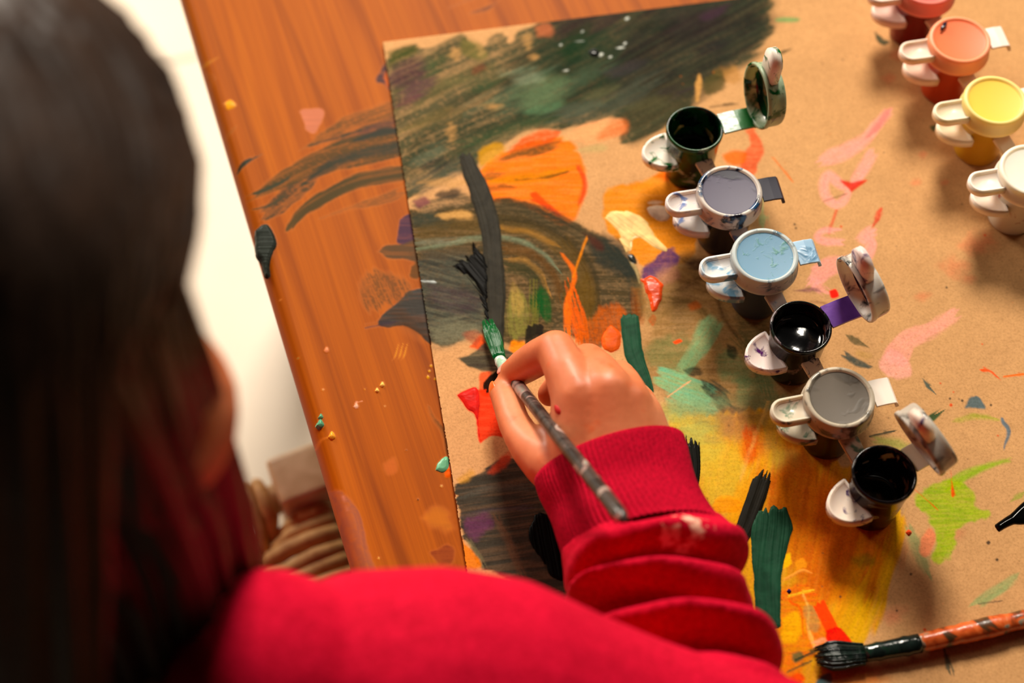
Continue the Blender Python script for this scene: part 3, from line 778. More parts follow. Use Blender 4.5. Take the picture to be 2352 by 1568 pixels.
C(S([(2200, 716), (2160, 745), (2120, 765), (2085, 780), (2062, 810), (2045, 835)], [22, 34, 36, 44, 60, 50], rag=6, dry0=10, dry1=6, seed=2), (246, 168, 156), a=.70, st=.2, var=.1, fe=5)
C(F([(2022, 830), (2050, 800), (2085, 830), (2088, 862), (2050, 866), (2025, 850)], rag=6), (248, 172, 162), a=.66, fe=5)
for q in [(2120, 355, 12), (2070, 125, 22), (2040, 180, 16), (2170, 420, 10), (2190, 610, 30), (2220, 640, 20), (2100, 420, 14), (2250, 560, 40), (2120, 680, 16), (2160, 130, 12)]:
    C(F([(q[0] - q[2], q[1]), (q[0], q[1] - q[2] * .6), (q[0] + q[2], q[1] - 2), (q[0], q[1] + q[2] * .6)], rag=q[2] * .4, seed=sd()), (226, 118, 92), a=.35, fe=q[2] * .5)
C(F([(1712, 300), (1728, 288), (1740, 310), (1748, 330), (1752, 350), (1740, 380), (1738, 400), (1715, 400), (1700, 380), (1715, 350), (1722, 330)], rag=6, seed=1), (214, 92, 68), a=.85, st=.15, fe=4)
C(F([(1660, 355), (1690, 345), (1716, 352), (1700, 376), (1670, 372)], rag=4), (240, 112, 40), a=.85, fe=5)
C(S([(1800, 390), (1815, 408)], 6), (220, 110, 60), a=.8, fe=3)
C(S([(1755, 490), (1756, 520)], 18, seed=2), (130, 170, 120), a=.75, st=.25, fe=4)
C(F([(1822, 668), (1850, 660), (1880, 662), (1890, 672), (1860, 672)], rag=5, ang=5), (120, 70, 90), a=.75, st=.3, fe=3)
C(F([(1905, 668), (1920, 664), (1926, 680), (1910, 684)], rag=2), (234, 62, 44), a=.95, fe=2)
C(S([(1838, 690), (1880, 694), (1920, 705)], 6, seed=2), (140, 100, 78), a=.6, st=.4, fe=3)
C(S([(1948, 768), (1968, 782), (1990, 792)], [10, 16, 8], rag=5, seed=2), (74, 80, 58), a=.9, st=.15, fe=3)
C(S([(1940, 814), (1970, 832), (1996, 842)], [14, 18, 10], rag=4, seed=3), (72, 88, 84), a=.92, st=.15, fe=3)
C(F([(1970, 800), (2000, 812), (1996, 826), (1965, 815)], rag=6), (176, 140, 86), a=.6, st=.3, fe=5)
C(S([(2122, 872), (2132, 886), (2142, 896)], [5, 12, 5]), (74, 96, 90), a=.9, fe=2)
C(F([(2218, 936), (2230, 912), (2248, 912), (2264, 938), (2240, 934)], rag=4), (84, 108, 114), a=.92, fe=3)
C(S([(2120, 972), (2142, 958), (2160, 946)], [10, 18, 10], rag=2), (60, 92, 60), a=.95, fe=2.5)
C(S([(2028, 994), (2046, 990)], 9), (52, 70, 60), a=.9, fe=3)
C(S([(2190, 964), (2240, 956), (2290, 962)], [8, 14, 8], seed=2), (150, 160, 60), a=.7, st=.3, fe=5)
C(S([(2302, 962), (2318, 990), (2308, 1024)], [7, 10, 5], seed=1), (96, 116, 128), a=.9, fe=2.5)
C(S([(2010, 1010), (2060, 1020), (2100, 1045)], [16, 26, 20], seed=3), (150, 156, 86), a=.75, st=.25, fe=8)
C(S([(2320, 1056), (2270, 1070), (2220, 1090), (2180, 1120)], [6, 14, 22, 34], rag=4, seed=3), (142, 176, 44), a=.85, st=.2, fe=5)
C(F([(2110, 1135), (2150, 1110), (2190, 1100), (2230, 1125), (2245, 1160), (2270, 1178), (2235, 1200), (2200, 1215), (2190, 1260), (2160, 1296), (2138, 1285), (2150, 1250), (2140, 1200), (2105, 1160)], rag=8, seed=1),
  (142, 172, 36), a=.9, st=.15, var=.14, fe=5, col2=(158, 176, 48))
C(S([(2086, 1210), (2105, 1250), (2120, 1290), (2134, 1320)], [16, 30, 24, 12], seed=3), (132, 146, 100), a=.75, st=.25, fe=6)
C(F([(2115, 1235), (2135, 1215), (2150, 1235), (2130, 1275), (2112, 1265)], rag=4), (218, 132, 100), a=.85, fe=4)
C(S([(2340, 1320), (2300, 1350), (2255, 1378), (2235, 1388)], [10, 26, 24, 10], rag=4, seed=2), (142, 164, 112), a=.8, st=.2, fe=5)
C(S([(2352, 1135), (2330, 1150)], 14, seed=2), (140, 150, 70), a=.7, fe=5)
C(S([(2276, 1382), (2290, 1380)], 5), (60, 60, 60), a=.85, fe=2)
C(S([(2172, 1500), (2182, 1540)], [8, 18], rag=2), (72, 86, 76), a=.85, fe=3)
C(S([(2186, 1100), (2190, 1140)], [3, 9], dry0=2, dry1=2), (224, 84, 40), a=.9, fe=2)
C(S([(2125, 1144), (2146, 1162)], 4), (214, 100, 40), a=.8, fe=2)
C(S([(2256, 848), (2275, 852), (2290, 864)], [12, 5, 4]), (232, 92, 40), a=.9, fe=2)
C(S([(2335, 860), (2352, 858)], 8), (232, 110, 60), a=.9, fe=2)
C(F([(2080, 1222), (2087, 1216), (2094, 1222), (2087, 1230)], rag=0), (220, 74, 34), a=.95, fe=1.5, h=.0005, wet=.8)
# glossy black streak at the right edge
C(F([(2010, 75), (2025, 90), (2040, 96), (2030, 106), (2018, 98)], rag=5), (62, 74, 58), a=.9, fe=3, wet=.4)
C(F([(2136, 290), (2160, 284), (2165, 300), (2142, 302)], rag=3), (70, 96, 62), a=.85, fe=3)
# splatter
dots = [(1680, 452, 2), (1825, 515, 3), (1828, 524, 3), (2174, 660, 3), (2030, 350, 2), (2256, 790, 2), (2292, 1000, 2), (2270, 1246, 5), (2290, 1285, 4), (2092, 1318, 3), (2124, 1446, 4), (2262, 540, 3),
        (1930, 1370, 3), (2210, 920, 3), (2190, 900, 2), (2276, 930, 3), (2120, 940, 2), (2160, 880, 2), (2184, 930, 4), (2182, 915, 3), (2060, 1402, 3), (1932, 520, 3), (2180, 100, 2)]
for x, y, r in dots:
    c = (214, 84, 40) if (int(x) % 3 == 0) else (66, 56, 50)
    C(F([(x - r, y), (x, y - r), (x + r, y), (x, y + r)], rag=.6, seed=sd()), c, a=.9, fe=1.4, wet=.5)
for k in range(150):
    x, y = 1500 + 850 * random.random(), 40 + 1500 * random.random()
    r = 1.0 + 1.6 * random.random() ** 3
    C(F([(x - r, y), (x, y - r), (x + r * 1.2, y), (x, y + r)], rag=.3, seed=sd(), round=False), random.choice([(90, 70, 50), (70, 60, 56), (200, 110, 60), (110, 84, 60)]), a=.6, fe=1.6)

# --- paint on the bare wood
T(S([(700, 335), (780, 292), (860, 262), (930, 240)], [10, 30, 34, 40], rag=6, dry0=24, dry1=20, seed=2), (74, 72, 34), a=.75, st=.4, fe=5, sw=3)
T(S([(716, 332), (800, 308), (900, 276), (940, 266)], [5, 14, 22, 24], rag=5, dry0=14, seed=1), (70, 70, 48), a=.85, st=.3, fe=4, sw=3)
T(S([(780, 330), (860, 300), (930, 280)], [14, 26, 24], dry0=20, seed=4), (110, 70, 60), a=.75, st=.35, fe=5)
T(S([(582, 450), (640, 418), (720, 378), (800, 352), (870, 338), (940, 322)], [14, 34, 56, 70, 66, 70], rag=6, dry0=16, dry1=10, seed=3), (80, 72, 34), a=.82, st=.25, fe=4, sl=150, sw=4)
T(S([(700, 420), (760, 380), (830, 352), (930, 336)], [14, 24, 22, 26], dry0=18, seed=1), (66, 66, 48), a=.85, st=.3, fe=5, sw=3)
T(S([(820, 320), (880, 302), (935, 300)], [10, 18, 18], dry0=14, seed=1), (62, 64, 50), a=.85, st=.2, fe=4)
T(S([(660, 530), (690, 490), (750, 450), (830, 415), (940, 395)], [12, 26, 34, 38, 36], rag=5, dry0=8, dry1=14, seed=4), (82, 74, 36), a=.85, st=.2, fe=4, sl=150, sw=4)
T(S([(600, 500), (640, 470), (680, 440), (720, 420)], [20, 44, 40, 16], dry0=10, dry1=10, seed=2), (62, 66, 44), a=.82, st=.35, fe=4)
T(S([(582, 445), (620, 430), (660, 410)], [5, 10, 8], seed=1), (70, 74, 50), a=.85, fe=3)
T(S([(580, 480), (620, 470), (650, 450)], [4, 8, 6], seed=1), (80, 76, 50), a=.8, fe=3)
T(S([(740, 500), (800, 478), (870, 460), (930, 440)], [6, 10, 22, 24], dry0=14, dry1=14, seed=5), (122, 84, 44), a=.7, st=.4, fe=4)
T(F([(588, 530), (605, 516), (622, 522), (634, 560), (622, 590), (612, 632), (602, 600), (590, 580)], rag=3, seed=1), (58, 62, 54), a=.97, fe=2.5, wet=.6, h=.0005)
T(S([(544, 398), (560, 376), (592, 358)], [8, 14, 6], rag=2), (62, 66, 50), a=.92, fe=2.5, wet=.4)
T(S([(516, 320), (536, 296)], [6, 8]), (110, 84, 40), a=.7, fe=3, st=.3)
T(F([(865, 735), (880, 718), (905, 700), (925, 680), (942, 668), (965, 662), (1000, 660), (1000, 790), (960, 765), (925, 750), (890, 752), (868, 748)], rag=3, seed=2), (70, 64, 56), a=.95, fe=3, wet=.35, st=.08, h=.0001)
T(S([(870, 745), (905, 738)], 12), (74, 56, 66), a=.7, fe=5)
T(F([(830, 650), (850, 625), (890, 622), (930, 640), (945, 660), (925, 685), (890, 700), (855, 712), (835, 690)], rag=12, ang=65, seed=3), (104, 74, 38), a=.75, st=.5, fe=10, sw=3)
T(F([(880, 700), (940, 720), (1000, 780), (940, 770)], rag=6, ang=60), (96, 62, 32), a=.45, fe=14)
T(F([(864, 578), (885, 562), (925, 556), (965, 545), (980, 600), (930, 596), (890, 592)], rag=4, seed=2), (112, 76, 36), a=.9, fe=4, st=.15, wet=.3)
T(F([(940, 610), (965, 600), (985, 620), (960, 640), (942, 634)], rag=4), (120, 78, 34), a=.85, fe=4)
T(F([(918, 505), (940, 488), (960, 500), (965, 545), (915, 560), (912, 540)], rag=4, seed=3), (96, 62, 86), a=.92, fe=3, st=.1)
T(F([(862, 182), (880, 150), (905, 128), (930, 140), (930, 230), (880, 196), (866, 192)], rag=4, seed=3), (100, 66, 66), a=.88, fe=4, st=.2)
T(F([(880, 178), (888, 165), (896, 185), (890, 200)], rag=3), (206, 104, 36), a=.8, fe=4)
T(F([(684, 256), (700, 248), (735, 250), (744, 262), (736, 290), (722, 308), (704, 300), (700, 280)], rag=3, seed=1), (206, 126, 96), a=.92, fe=2.5, var=.1, wet=.2)
T(F([(514, 238), (530, 230), (541, 243), (522, 252)], rag=1.5), (244, 172, 42), a=.97, fe=2, wet=.5, h=.0004)
T(S([(470, 150), (492, 136)], [10, 5], rag=3), (190, 140, 60), a=.7, st=.3, fe=3)
T(S([(470, 168), (490, 178), (488, 192)], 8, rag=3), (120, 66, 40), a=.6, st=.3, fe=4)
T(S([(1080, 30), (1120, 20), (1140, 5)], [8, 14, 6], rag=4), (96, 56, 44), a=.75, st=.35, fe=4)
T(S([(1060, 5), (1100, -10)], 10, rag=4), (120, 70, 48), a=.6, st=.35, fe=4)
for x, y, r, c in [(737, 957, 5, (96, 170, 128)), (736, 974, 9, (90, 166, 126)), (762, 1002, 9, (244, 166, 46)), (878, 884, 6, (244, 196, 96)), (866, 897, 5, (244, 196, 96)), (750, 804, 6, (232, 150, 110)),
                   (818, 932, 6, (240, 196, 170)), (686, 822, 3, (120, 150, 80)), (990, 840, 3, (230, 180, 70)), (986, 852, 3, (230, 180, 70)), (983, 866, 4, (230, 180, 70)), (838, 894, 2, (230, 170, 80)),
                   (884, 932, 2, (240, 200, 130)), (646, 688, 3, (220, 150, 90)), (933, 1034, 2, (40, 30, 30)), (870, 1282, 3, (236, 190, 110)), (960, 1148, 3, (60, 40, 30)), (1000, 870, 3, (230, 180, 70)), (742, 895, 3, (226, 170, 110)), (1014, 1116, 3, (220, 180, 110))]:
    T(F([(x - r, y + r * .3), (x, y - r * 1.3), (x + r, y + r * .2), (x, y + r)], rag=.5, seed=sd()), c, a=.97, fe=1.5, wet=.7, h=.0006)
T(S([(816, 936), (818, 924), (824, 922)], [3, 8, 3]), (236, 170, 140), a=.85, fe=2)
for dx in (0, 10, 20):
    T(S([(902 + dx, 826), (908 + dx, 816), (912 + dx, 800)], [2, 6, 3]), (226, 160, 50), a=.85, fe=2)
T(S([(725, 1030), (738, 1010), (755, 1004)], [10, 5, 3], rag=3), (206, 120, 44), a=.7, st=.3, fe=3)
T(F([(1000, 1080), (1008, 1062), (1024, 1048), (1034, 1058), (1030, 1078), (1016, 1084)], rag=2), (100, 172, 130), a=.96, fe=2, wet=.6, h=.0004)
T(F([(1022, 1066), (1040, 1062), (1044, 1084), (1036, 1096), (1022, 1094)], rag=2), (238, 112, 48), a=.96, fe=2, wet=.6, h=.0004)
T(S([(985, 930), (1000, 965), (1018, 990), (1028, 1040)], [5, 10, 14, 8], seed=2), (112, 74, 34), a=.75, st=.3, fe=4)
T(S([(756, 1128), (775, 1140), (792, 1165), (808, 1210), (818, 1280), (840, 1340)], [8, 30, 44, 56, 66, 70], rag=5, dry0=6, dry1=10, seed=2), (160, 98, 86), a=.72, st=.3, fe=4, sl=180, sw=3.5, var=.12)
T(S([(780, 1130), (796, 1150), (798, 1160)], [3, 7, 4]), (214, 140, 116), a=.8, fe=2)
T(F([(970, 1190), (1000, 1165), (1030, 1180), (1045, 1215), (1000, 1215)], rag=8, seed=2), (202, 126, 50), a=.6, fe=12)
T(F([(1005, 1262), (1025, 1250), (1044, 1265), (1038, 1290), (1010, 1300), (990, 1270)], rag=6, seed=1), (136, 44, 28), a=.75, st=.2, fe=5)
T(F([(880, 1065), (905, 1055), (910, 1080), (890, 1090)], rag=5, seed=1), (208, 110, 66), a=.5, fe=7)

# ------------------------------------------------------------------ build table top and board meshes
gd = P(1000, 1150) - P(900, 950)
gd2 = P(720, 420) - P(600, 100)
GRAIN = -(math.atan2(gd.y, gd.x) - math.atan2(TU.y, TU.x))
print('grain', math.degrees(GRAIN), math.degrees(math.atan2(gd2.y, gd2.x) - math.atan2(TU.y, TU.x)))
t = NT('varnished_pine')
at = t.n('ShaderNodeAttribute', attribute_name='paint')
GR = (0, 0, GRAIN)
wv = t.coords('Object', (1.0, 24.0, 24.0), GR)
n1 = t.noise(wv, 3.2, 4, 0.55, 0.9)
wv2 = t.coords('Object', (2.0, 170.0, 40.0), GR)
n2 = t.noise(wv2, 3.0, 3, 0.6, 0.2)
wv3 = t.coords('Object', (2.6, 9.0, 9.0), GR)
n3 = t.noise(wv3, 2.0, 2, 0.5, 0.4)
w = t.n('ShaderNodeTexWave', wave_type='BANDS', bands_direction='Y', wave_profile='SAW')
w.inputs['Scale'].default_value = 9.0
w.inputs['Distortion'].default_value = 3.2
w.inputs['Detail'].default_value = 2.0
w.inputs['Detail Scale'].default_value = 0.9
t.l(t.coords('Object', (0.35, 1.0, 1.0), GR), w.inputs['Vector'])
base = t.ramp(n1, [(0.25, s2l((152, 73, 2))), (0.5, s2l((174, 88, 2))), (0.75, s2l((186, 98, 3)))])
base = t.mix(0.55, base, t.ramp(w.outputs['Fac'], [(0.0, (1, 1, 1)), (0.80, (0.92, 0.88, 0.80)), (0.94, (0.50, 0.40, 0.30)), (1.0, (0.95, 0.92, 0.9))]), 'MULTIPLY')
base = t.mix(0.48, base, t.ramp(n2, [(0.3, (0.58, 0.50, 0.44)), (0.65, (1, 1, 1))]), 'MULTIPLY')
base = t.mix(0.35, base, t.ramp(n3, [(0.3, (0.72, 0.62, 0.55)), (0.7, (1, 1, 1))]), 'MULTIPLY')
t.base(t.mix(at.outputs['Alpha'], base, at.outputs['Color']))
rgh = t.n('ShaderNodeAttribute', attribute_name='wet')
t.l(t.math('SUBTRACT', 0.50, t.math('MULTIPLY', rgh.outputs['Fac'], 0.28)), t.b.inputs['Roughness'])
t.bump(n2, 0.06, 0.0004)
t.b.inputs['Specular IOR Level'].default_value = 0.06
wood_mat = t.m
legwood = t.m

table = empty('table', TA + TU * (TBL_L / 2 + U0) + TV * (TBL_W / 2) + Vector((0, 0, FLOOR_Z)), math.atan2(TU.y, TU.x))
tag(table, 'orange-brown varnished wooden table with rounded edge, smeared with dried paint', 'table')
tinv = (Matrix.Translation(table.location) @ Matrix.Rotation(table.rotation_euler.z, 4, 'Z')).inverted()
tp = tv.copy()
tp[:, 2] += np.minimum(wood.h, .0006)
M = np.array(tinv)
tp = tp @ M[:3, :3].T + M[:3, 3]
fc = grid_faces(nu, nv)
# underside and ends close the slab
zt = TBL_T
me = mesh_np('tabletop', tp, fc)
set_col(me, 'paint', wood.c, wood.a)
set_float(me, 'wet', wood.wet)
top_o = link_mesh('tabletop', me, wood_mat, table)
# make sure normals point up
if me.polygons[len(me.polygons) // 2].normal.z < 0:
    me.flip_normals()


def box_bm(x0, x1, y0, y1, z0, z1, bev=0.0, seg=2):
    bm = bmesh.new()
    bmesh.ops.create_cube(bm, size=1.0)
    for v in bm.verts:
        v.co = Vector((x0 + (v.co.x + .5) * (x1 - x0), y0 + (v.co.y + .5) * (y1 - y0), z0 + (v.co.z + .5) * (z1 - z0)))
    if bev:
        bmesh.ops.bevel(bm, geom=bm.edges[:], offset=bev, segments=seg, affect='EDGES', clamp_overlap=True, profile=.6)
    return bm


hx, hy = TBL_L / 2, TBL_W / 2
tz = -FLOOR_Z
obj('underframe', box_bm(-hx + .004, hx - .004, -hy + .02, hy - .004, tz - .024, tz - .0015, .002), wood_mat, table, smooth=False)
for sx in (-1, 1):
    obj('apron', box_bm(sx * (hx - .075) - .01, sx * (hx - .075) + .01, -hy + .09, hy - .09, tz - .060, tz - .0242, .002), wood_mat, table, smooth=False)
    obj('apron', box_bm(-hx + .09, hx - .09, sx * (hy - .075) - .01, sx * (hy - .075) + .01, tz - .060, tz - .0242, .002), wood_mat, table, smooth=False)
    for sy in (-1, 1):
        lx, ly = sx * (hx - .075), sy * (hy - .075)
        obj('leg', box_bm(lx - .022, lx + .022, ly - .022, ly + .022, 0.0, tz - .0242, .004), wood_mat, table, smooth=False)

t = NT('painted_kraft_board')
at = t.n('ShaderNodeAttribute', attribute_name='paint')
oc = t.coords('Object')
k1 = t.noise(oc, 900, 2, 0.7)
k2 = t.noise(oc, 260, 3, 0.6)
fib = t.ramp(k1, [(0.30, (0.70, 0.66, 0.60)), (0.5, (1, 1, 1)), (0.72, (1.16, 1.16, 1.16))])
c = t.mix(0.55, at.outputs['Color'], fib, 'MULTIPLY')
c = t.mix(0.28, c, t.ramp(k2, [(0.3, (0.72, 0.70, 0.66)), (0.7, (1.1, 1.1, 1.1))]), 'MULTIPLY')
t.base(c)
wt = t.n('ShaderNodeAttribute', attribute_name='wet')
t.l(t.math('SUBTRACT', 0.78, t.math('MULTIPLY', wt.outputs['Fac'], 0.56)), t.b.inputs['Roughness'])
t.l(t.math('ADD', 0.012, t.math('MULTIPLY', t.math('MAXIMUM', t.math('SUBTRACT', wt.outputs['Fac'], 0.72), 0.0), 1.2)), t.b.inputs['Specular IOR Level'])
t.bump(k1, 0.10, 0.0003)
board_mat = t.m
bo = empty('cardboard_sheet', CA, math.atan2(CS.y, CS.x))
binv = np.array((Matrix.Translation(CA) @ Matrix.Rotation(math.atan2(CS.y, CS.x), 4, 'Z')).inverted())
bp = cv.copy()
bp[:, 2] += board.h
bp = bp @ binv[:3, :3].T + binv[:3, 3]
me = mesh_np('cardboard_sheet', bp, grid_faces(len(ss), len(tt)))
set_col(me, 'paint', board.c)
set_float(me, 'wet', board.wet)
COL.objects.unlink(bo); bpy.data.objects.remove(bo)
bo = link_mesh('cardboard_sheet', me, board_mat)
bo.location = CA
bo.rotation_euler = (0, 0, math.atan2(CS.y, CS.x))
if me.polygons[len(me.polygons) // 2].normal.z < 0:
    me.flip_normals()
tag(bo, 'flat sheet of brown cardboard on the table covered with messy paint strokes', 'cardboard')

# ------------------------------------------------------------------ thick wet paint standing proud of the surface
def wet_material(name, c, rough):
    t = NT(name)
    n = t.noise(t.coords('Object', (120, 120, 120)), 1.3, 3, .6, .6)
    t.base(t.ramp(n, [(.32, tuple(v * .72 for v in c)), (.68, tuple(min(1, v * 1.22) for v in c))]))
    t.set(Roughness=rough)
    t.b.inputs['Specular IOR Level'].default_value = .25 if rough < .3 else .04
    return t.m


def raised(name, parent, shp, color, h, z0, label=None, rough=.4, groove=.5, step=.00022, edge=8.0, rnd_m=[None]):
    """relief of one brush stroke or drop: rises from below the surface it lies on, so that its rim is the paint's own outline"""
    x0, x1, y0, y1 = shp.box()
    cs = [P(x, y, z0) for x in (x0, x1) for y in (y0, y1)]
    gx = np.arange(min(c.x for c in cs), max(c.x for c in cs), step)
    gy = np.arange(min(c.y for c in cs), max(c.y for c in cs), step)
    GX, GY = np.meshgrid(gx, gy, indexing='ij')
    fx, fy = project(GX.ravel(), GY.ravel(), np.full(GX.size, z0))
    d, sq = shp.field(fx.astype(np.float32), fy.astype(np.float32))
    u, v = sq if sq is not None else shp.uv(fx, fy)
    if name == 'paint_dab' and not shp.ang:
        groove *= .35
        n1 = fbm(fx / 22, fy / 9, shp.seed + 2)
    else:
        n1 = fbm(u / 150, v / 3.6, shp.seed + 2)
    prof = np.where(d > 0, np.clip(d / edge, 0, 1) ** .6, np.clip(d / 3.0, -1, 0))
    z = z0 + prof * h * (1 - groove + groove * 1.5 * n1)
    keep = d > -3.0
    fcs = grid_faces(len(gx), len(gy))
    fcs = fcs[keep[fcs].any(axis=1)]
    used = np.unique(fcs)
    remap = -np.ones(GX.size, dtype=np.int64); remap[used] = np.arange(len(used))
    verts = np.stack([GX.ravel(), GY.ravel(), z], 1)[used]
    Mi = np.array((Matrix.Translation(parent.location) @ Matrix.Rotation(parent.rotation_euler.z, 4, 'Z')).inverted())
    verts = verts @ Mi[:3, :3].T + Mi[:3, 3]
    me = mesh_np(name, verts, remap[fcs])
    if me.polygons[0].normal.z < 0: me.flip_normals()
    o = link_mesh(name, me, wet_material(name + '_colour', tuple(v * (.72 if max(color) < 110 else .9) for v in s2l(color)), rough), parent)
    if label: tag(o, label)
    return o


zb = CTH
raised('paint_stroke', bo, S([(1774, 1166), (1772, 1210), (1765, 1270), (1762, 1330), (1764, 1390), (1768, 1450)], [66, 98, 78, 62, 60, 50], rag=3, dry0=10, dry1=6, bristle=6, seed=4), (36, 82, 58), .0007, zb, 'thick dark green paint stroke beside the sleeve', .42)
raised('paint_stroke', bo, S([(1754, 1090), (1738, 1140), (1712, 1210), (1690, 1250)], [40, 44, 42, 40], rag=2, dry0=10, dry1=8, bristle=3, seed=3), (30, 26, 18), .0005, zb, 'black-brown bristly paint stroke beside the green one', .5)
raised('paint_stroke', bo, S([(1588, 1012), (1592, 1070), (1586, 1130), (1570, 1190)], [38, 34, 28, 22], rag=2, dry0=12, dry1=8, bristle=3.2, seed=1), (20, 20, 15), .0005, zb, 'black bristly paint stroke at the edge of the cuff', .35)
raised('paint_stroke', bo, S([(1446, 722), (1450, 770), (1455, 810), (1476, 860), (1490, 900)], [42, 44, 42, 32, 26], rag=2.5, dry0=2, dry1=5, seed=1), (36, 84, 58), .0005, zb, 'dark green paint stroke behind the knuckles', .45)
raised('paint_stroke', bo, S([(1066, 352), (1085, 400), (1108, 460), (1124, 520), (1134, 600), (1140, 680), (1138, 740), (1140, 800)], [22, 40, 46, 46, 44, 44, 42, 34], rag=4, dry0=5, dry1=10, seed=2), (56, 52, 42), .0005, zb, 'long fresh dark grey paint stroke leading to the brush tip', .5)
raised('paint_stroke', bo, F([(1044, 612), (1060, 598), (1074, 600), (1084, 580), (1090, 562), (1100, 576), (1114, 588), (1124, 632), (1120, 690), (1127, 745), (1128, 772), (1120, 772), (1114, 720), (1104, 680), (1090, 650), (1072, 630), (1052, 622)], rag=5, scale=6, ang=50, seed=1, round=False), (14, 12, 9), .0006, zb, 'splayed black paint stroke beside the long dark one', .45)
raised('paint_stroke', bo, F([(1228, 1186), (1250, 1178), (1290, 1230), (1312, 1300), (1290, 1334), (1262, 1320), (1250, 1290), (1222, 1260), (1212, 1220)], rag=4, ang=80, seed=1), (11, 10, 9), .0006, zb, 'black paint stroke on the dark patch left of the sleeve', .4)
raised('paint_stroke', bo, S([(2288, 1214), (2306, 1202), (2325, 1192), (2345, 1184), (2372, 1172)], [18, 20, 24, 42, 60], rag=.5, dry0=0, dry1=0, seed=1), (8, 8, 7), .0016, zb, 'glossy black paint streak at the right edge', .08, 0, edge=11)
raised('paint_dab', bo, F([(1470, 640), (1495, 635), (1520, 655), (1520, 690), (1500, 715), (1492, 690), (1480, 665)], rag=5, seed=1), (238, 78, 22), .0009, zb, 'bright orange-red paint dab at the edge of the dark swirl', .25)
raised('paint_dab', bo, F([(1385, 775), (1405, 750), (1425, 770), (1420, 800), (1390, 806)], rag=5, seed=1), (240, 96, 24), .0006, zb, 'orange paint dab left of the green stroke', .4)
raised('paint_dab', bo, F([(1388, 500), (1402, 488), (1436, 486), (1474, 500), (1500, 535), (1532, 572), (1505, 570), (1476, 550), (1455, 545), (1446, 572), (1436, 575), (1418, 530)], rag=4, ang=38, seed=1), (250, 208, 134), .0005, zb, 'cream yellow paint dab on the tan patch', .4)
raised('paint_dab', bo, F([(1488, 480), (1512, 470), (1540, 478), (1535, 500), (1505, 500)], rag=5, seed=3), (250, 214, 184), .0005, zb, 'pale pink paint dab above the cream one', .4)
raised('paint_dab', bo, F([(1050, 907), (1066, 899), (1098, 896), (1098, 990), (1104, 1018), (1092, 952), (1072, 938)], rag=2.5, seed=1), (214, 34, 26), .0006, zb, 'wet red paint dab left of the thumb', .3)
for x, y, r, c, lab in [(1812, 1358, 6, (40, 28, 90), 'tiny violet paint drop'), (2087, 1223, 7, (220, 74, 34), 'small orange paint drop beside the black pot')]:
    raised('paint_drop', bo, F([(x - r, y), (x, y - r), (x + r, y), (x, y + r)], rag=0), c, .0012, zb, lab, .12, 0, .00015, 6)
for x, y, r, c, lab in [(737, 957, 6, (96, 170, 128), 'upper small mint paint drop near the table edge'), (736, 974, 9, (90, 166, 126), 'larger mint paint drop near the table edge'), (762, 1002, 9, (244, 166, 46), 'yellow-orange paint drop near the table edge'),
                        (878, 884, 6, (244, 196, 96), 'pale yellow paint drop in the middle of the bare wood'), (866, 897, 5, (244, 196, 96), 'smaller pale yellow paint drop on the bare wood')]:
    raised('paint_drop', table, F([(x - r, y + r * .3), (x, y - r * 1.3), (x + r, y + r * .2), (x, y + r)], rag=.5), c, .0012, 0.0, lab, .15, 0, .00015, 6)
raised('paint_drop', table, F([(588, 530), (605, 516), (622, 522), (634, 560), (622, 590), (612, 632), (602, 600), (590, 580)], rag=3, seed=1), (50, 56, 50), .0016, 0.0, 'thick blue-grey paint drip at the table edge', .3, .2)
raised('paint_drop', table, F([(1000, 1080), (1008, 1062), (1024, 1048), (1034, 1058), (1030, 1078), (1016, 1084)], rag=2), (100, 172, 130), .0009, 0.0, 'mint paint drop against the cardboard edge', .25, 0)
# ------------------------------------------------------------------ mesh helpers for the small things
def lathe(bm, prof, seg=48, M=None, close=False, wob=0.0):
    rings = []
    for r, z in prof:
        if r < 1e-6:
            v = bm.verts.new((0, 0, z)); rings.append([v])
        else:
            rings.append([bm.verts.new((r * math.cos(2 * PI * k / seg), r * math.sin(2 * PI * k / seg), z)) for k in range(seg)])
    pairs = list(zip(rings[:-1], rings[1:]))
    if close: pairs.append((rings[-1], rings[0]))
    faces = []
    for a, b in pairs:
        if len(a) == 1 and len(b) == 1: continue
        for k in range(seg):
            k2 = (k + 1) % seg
            if len(a) == 1: f = bm.faces.new((a[0], b[k], b[k2]))
            elif len(b) == 1: f = bm.faces.new((a[k2], a[k], b[0]))
            else: f = bm.faces.new((a[k], b[k], b[k2], a[k2]))
            faces.append(f)
    if M is not None:
        vs = [v for r in rings for v in r]
        bmesh.ops.transform(bm, matrix=M, verts=vs)
    bmesh.ops.recalc_face_normals(bm, faces=faces)
    return faces


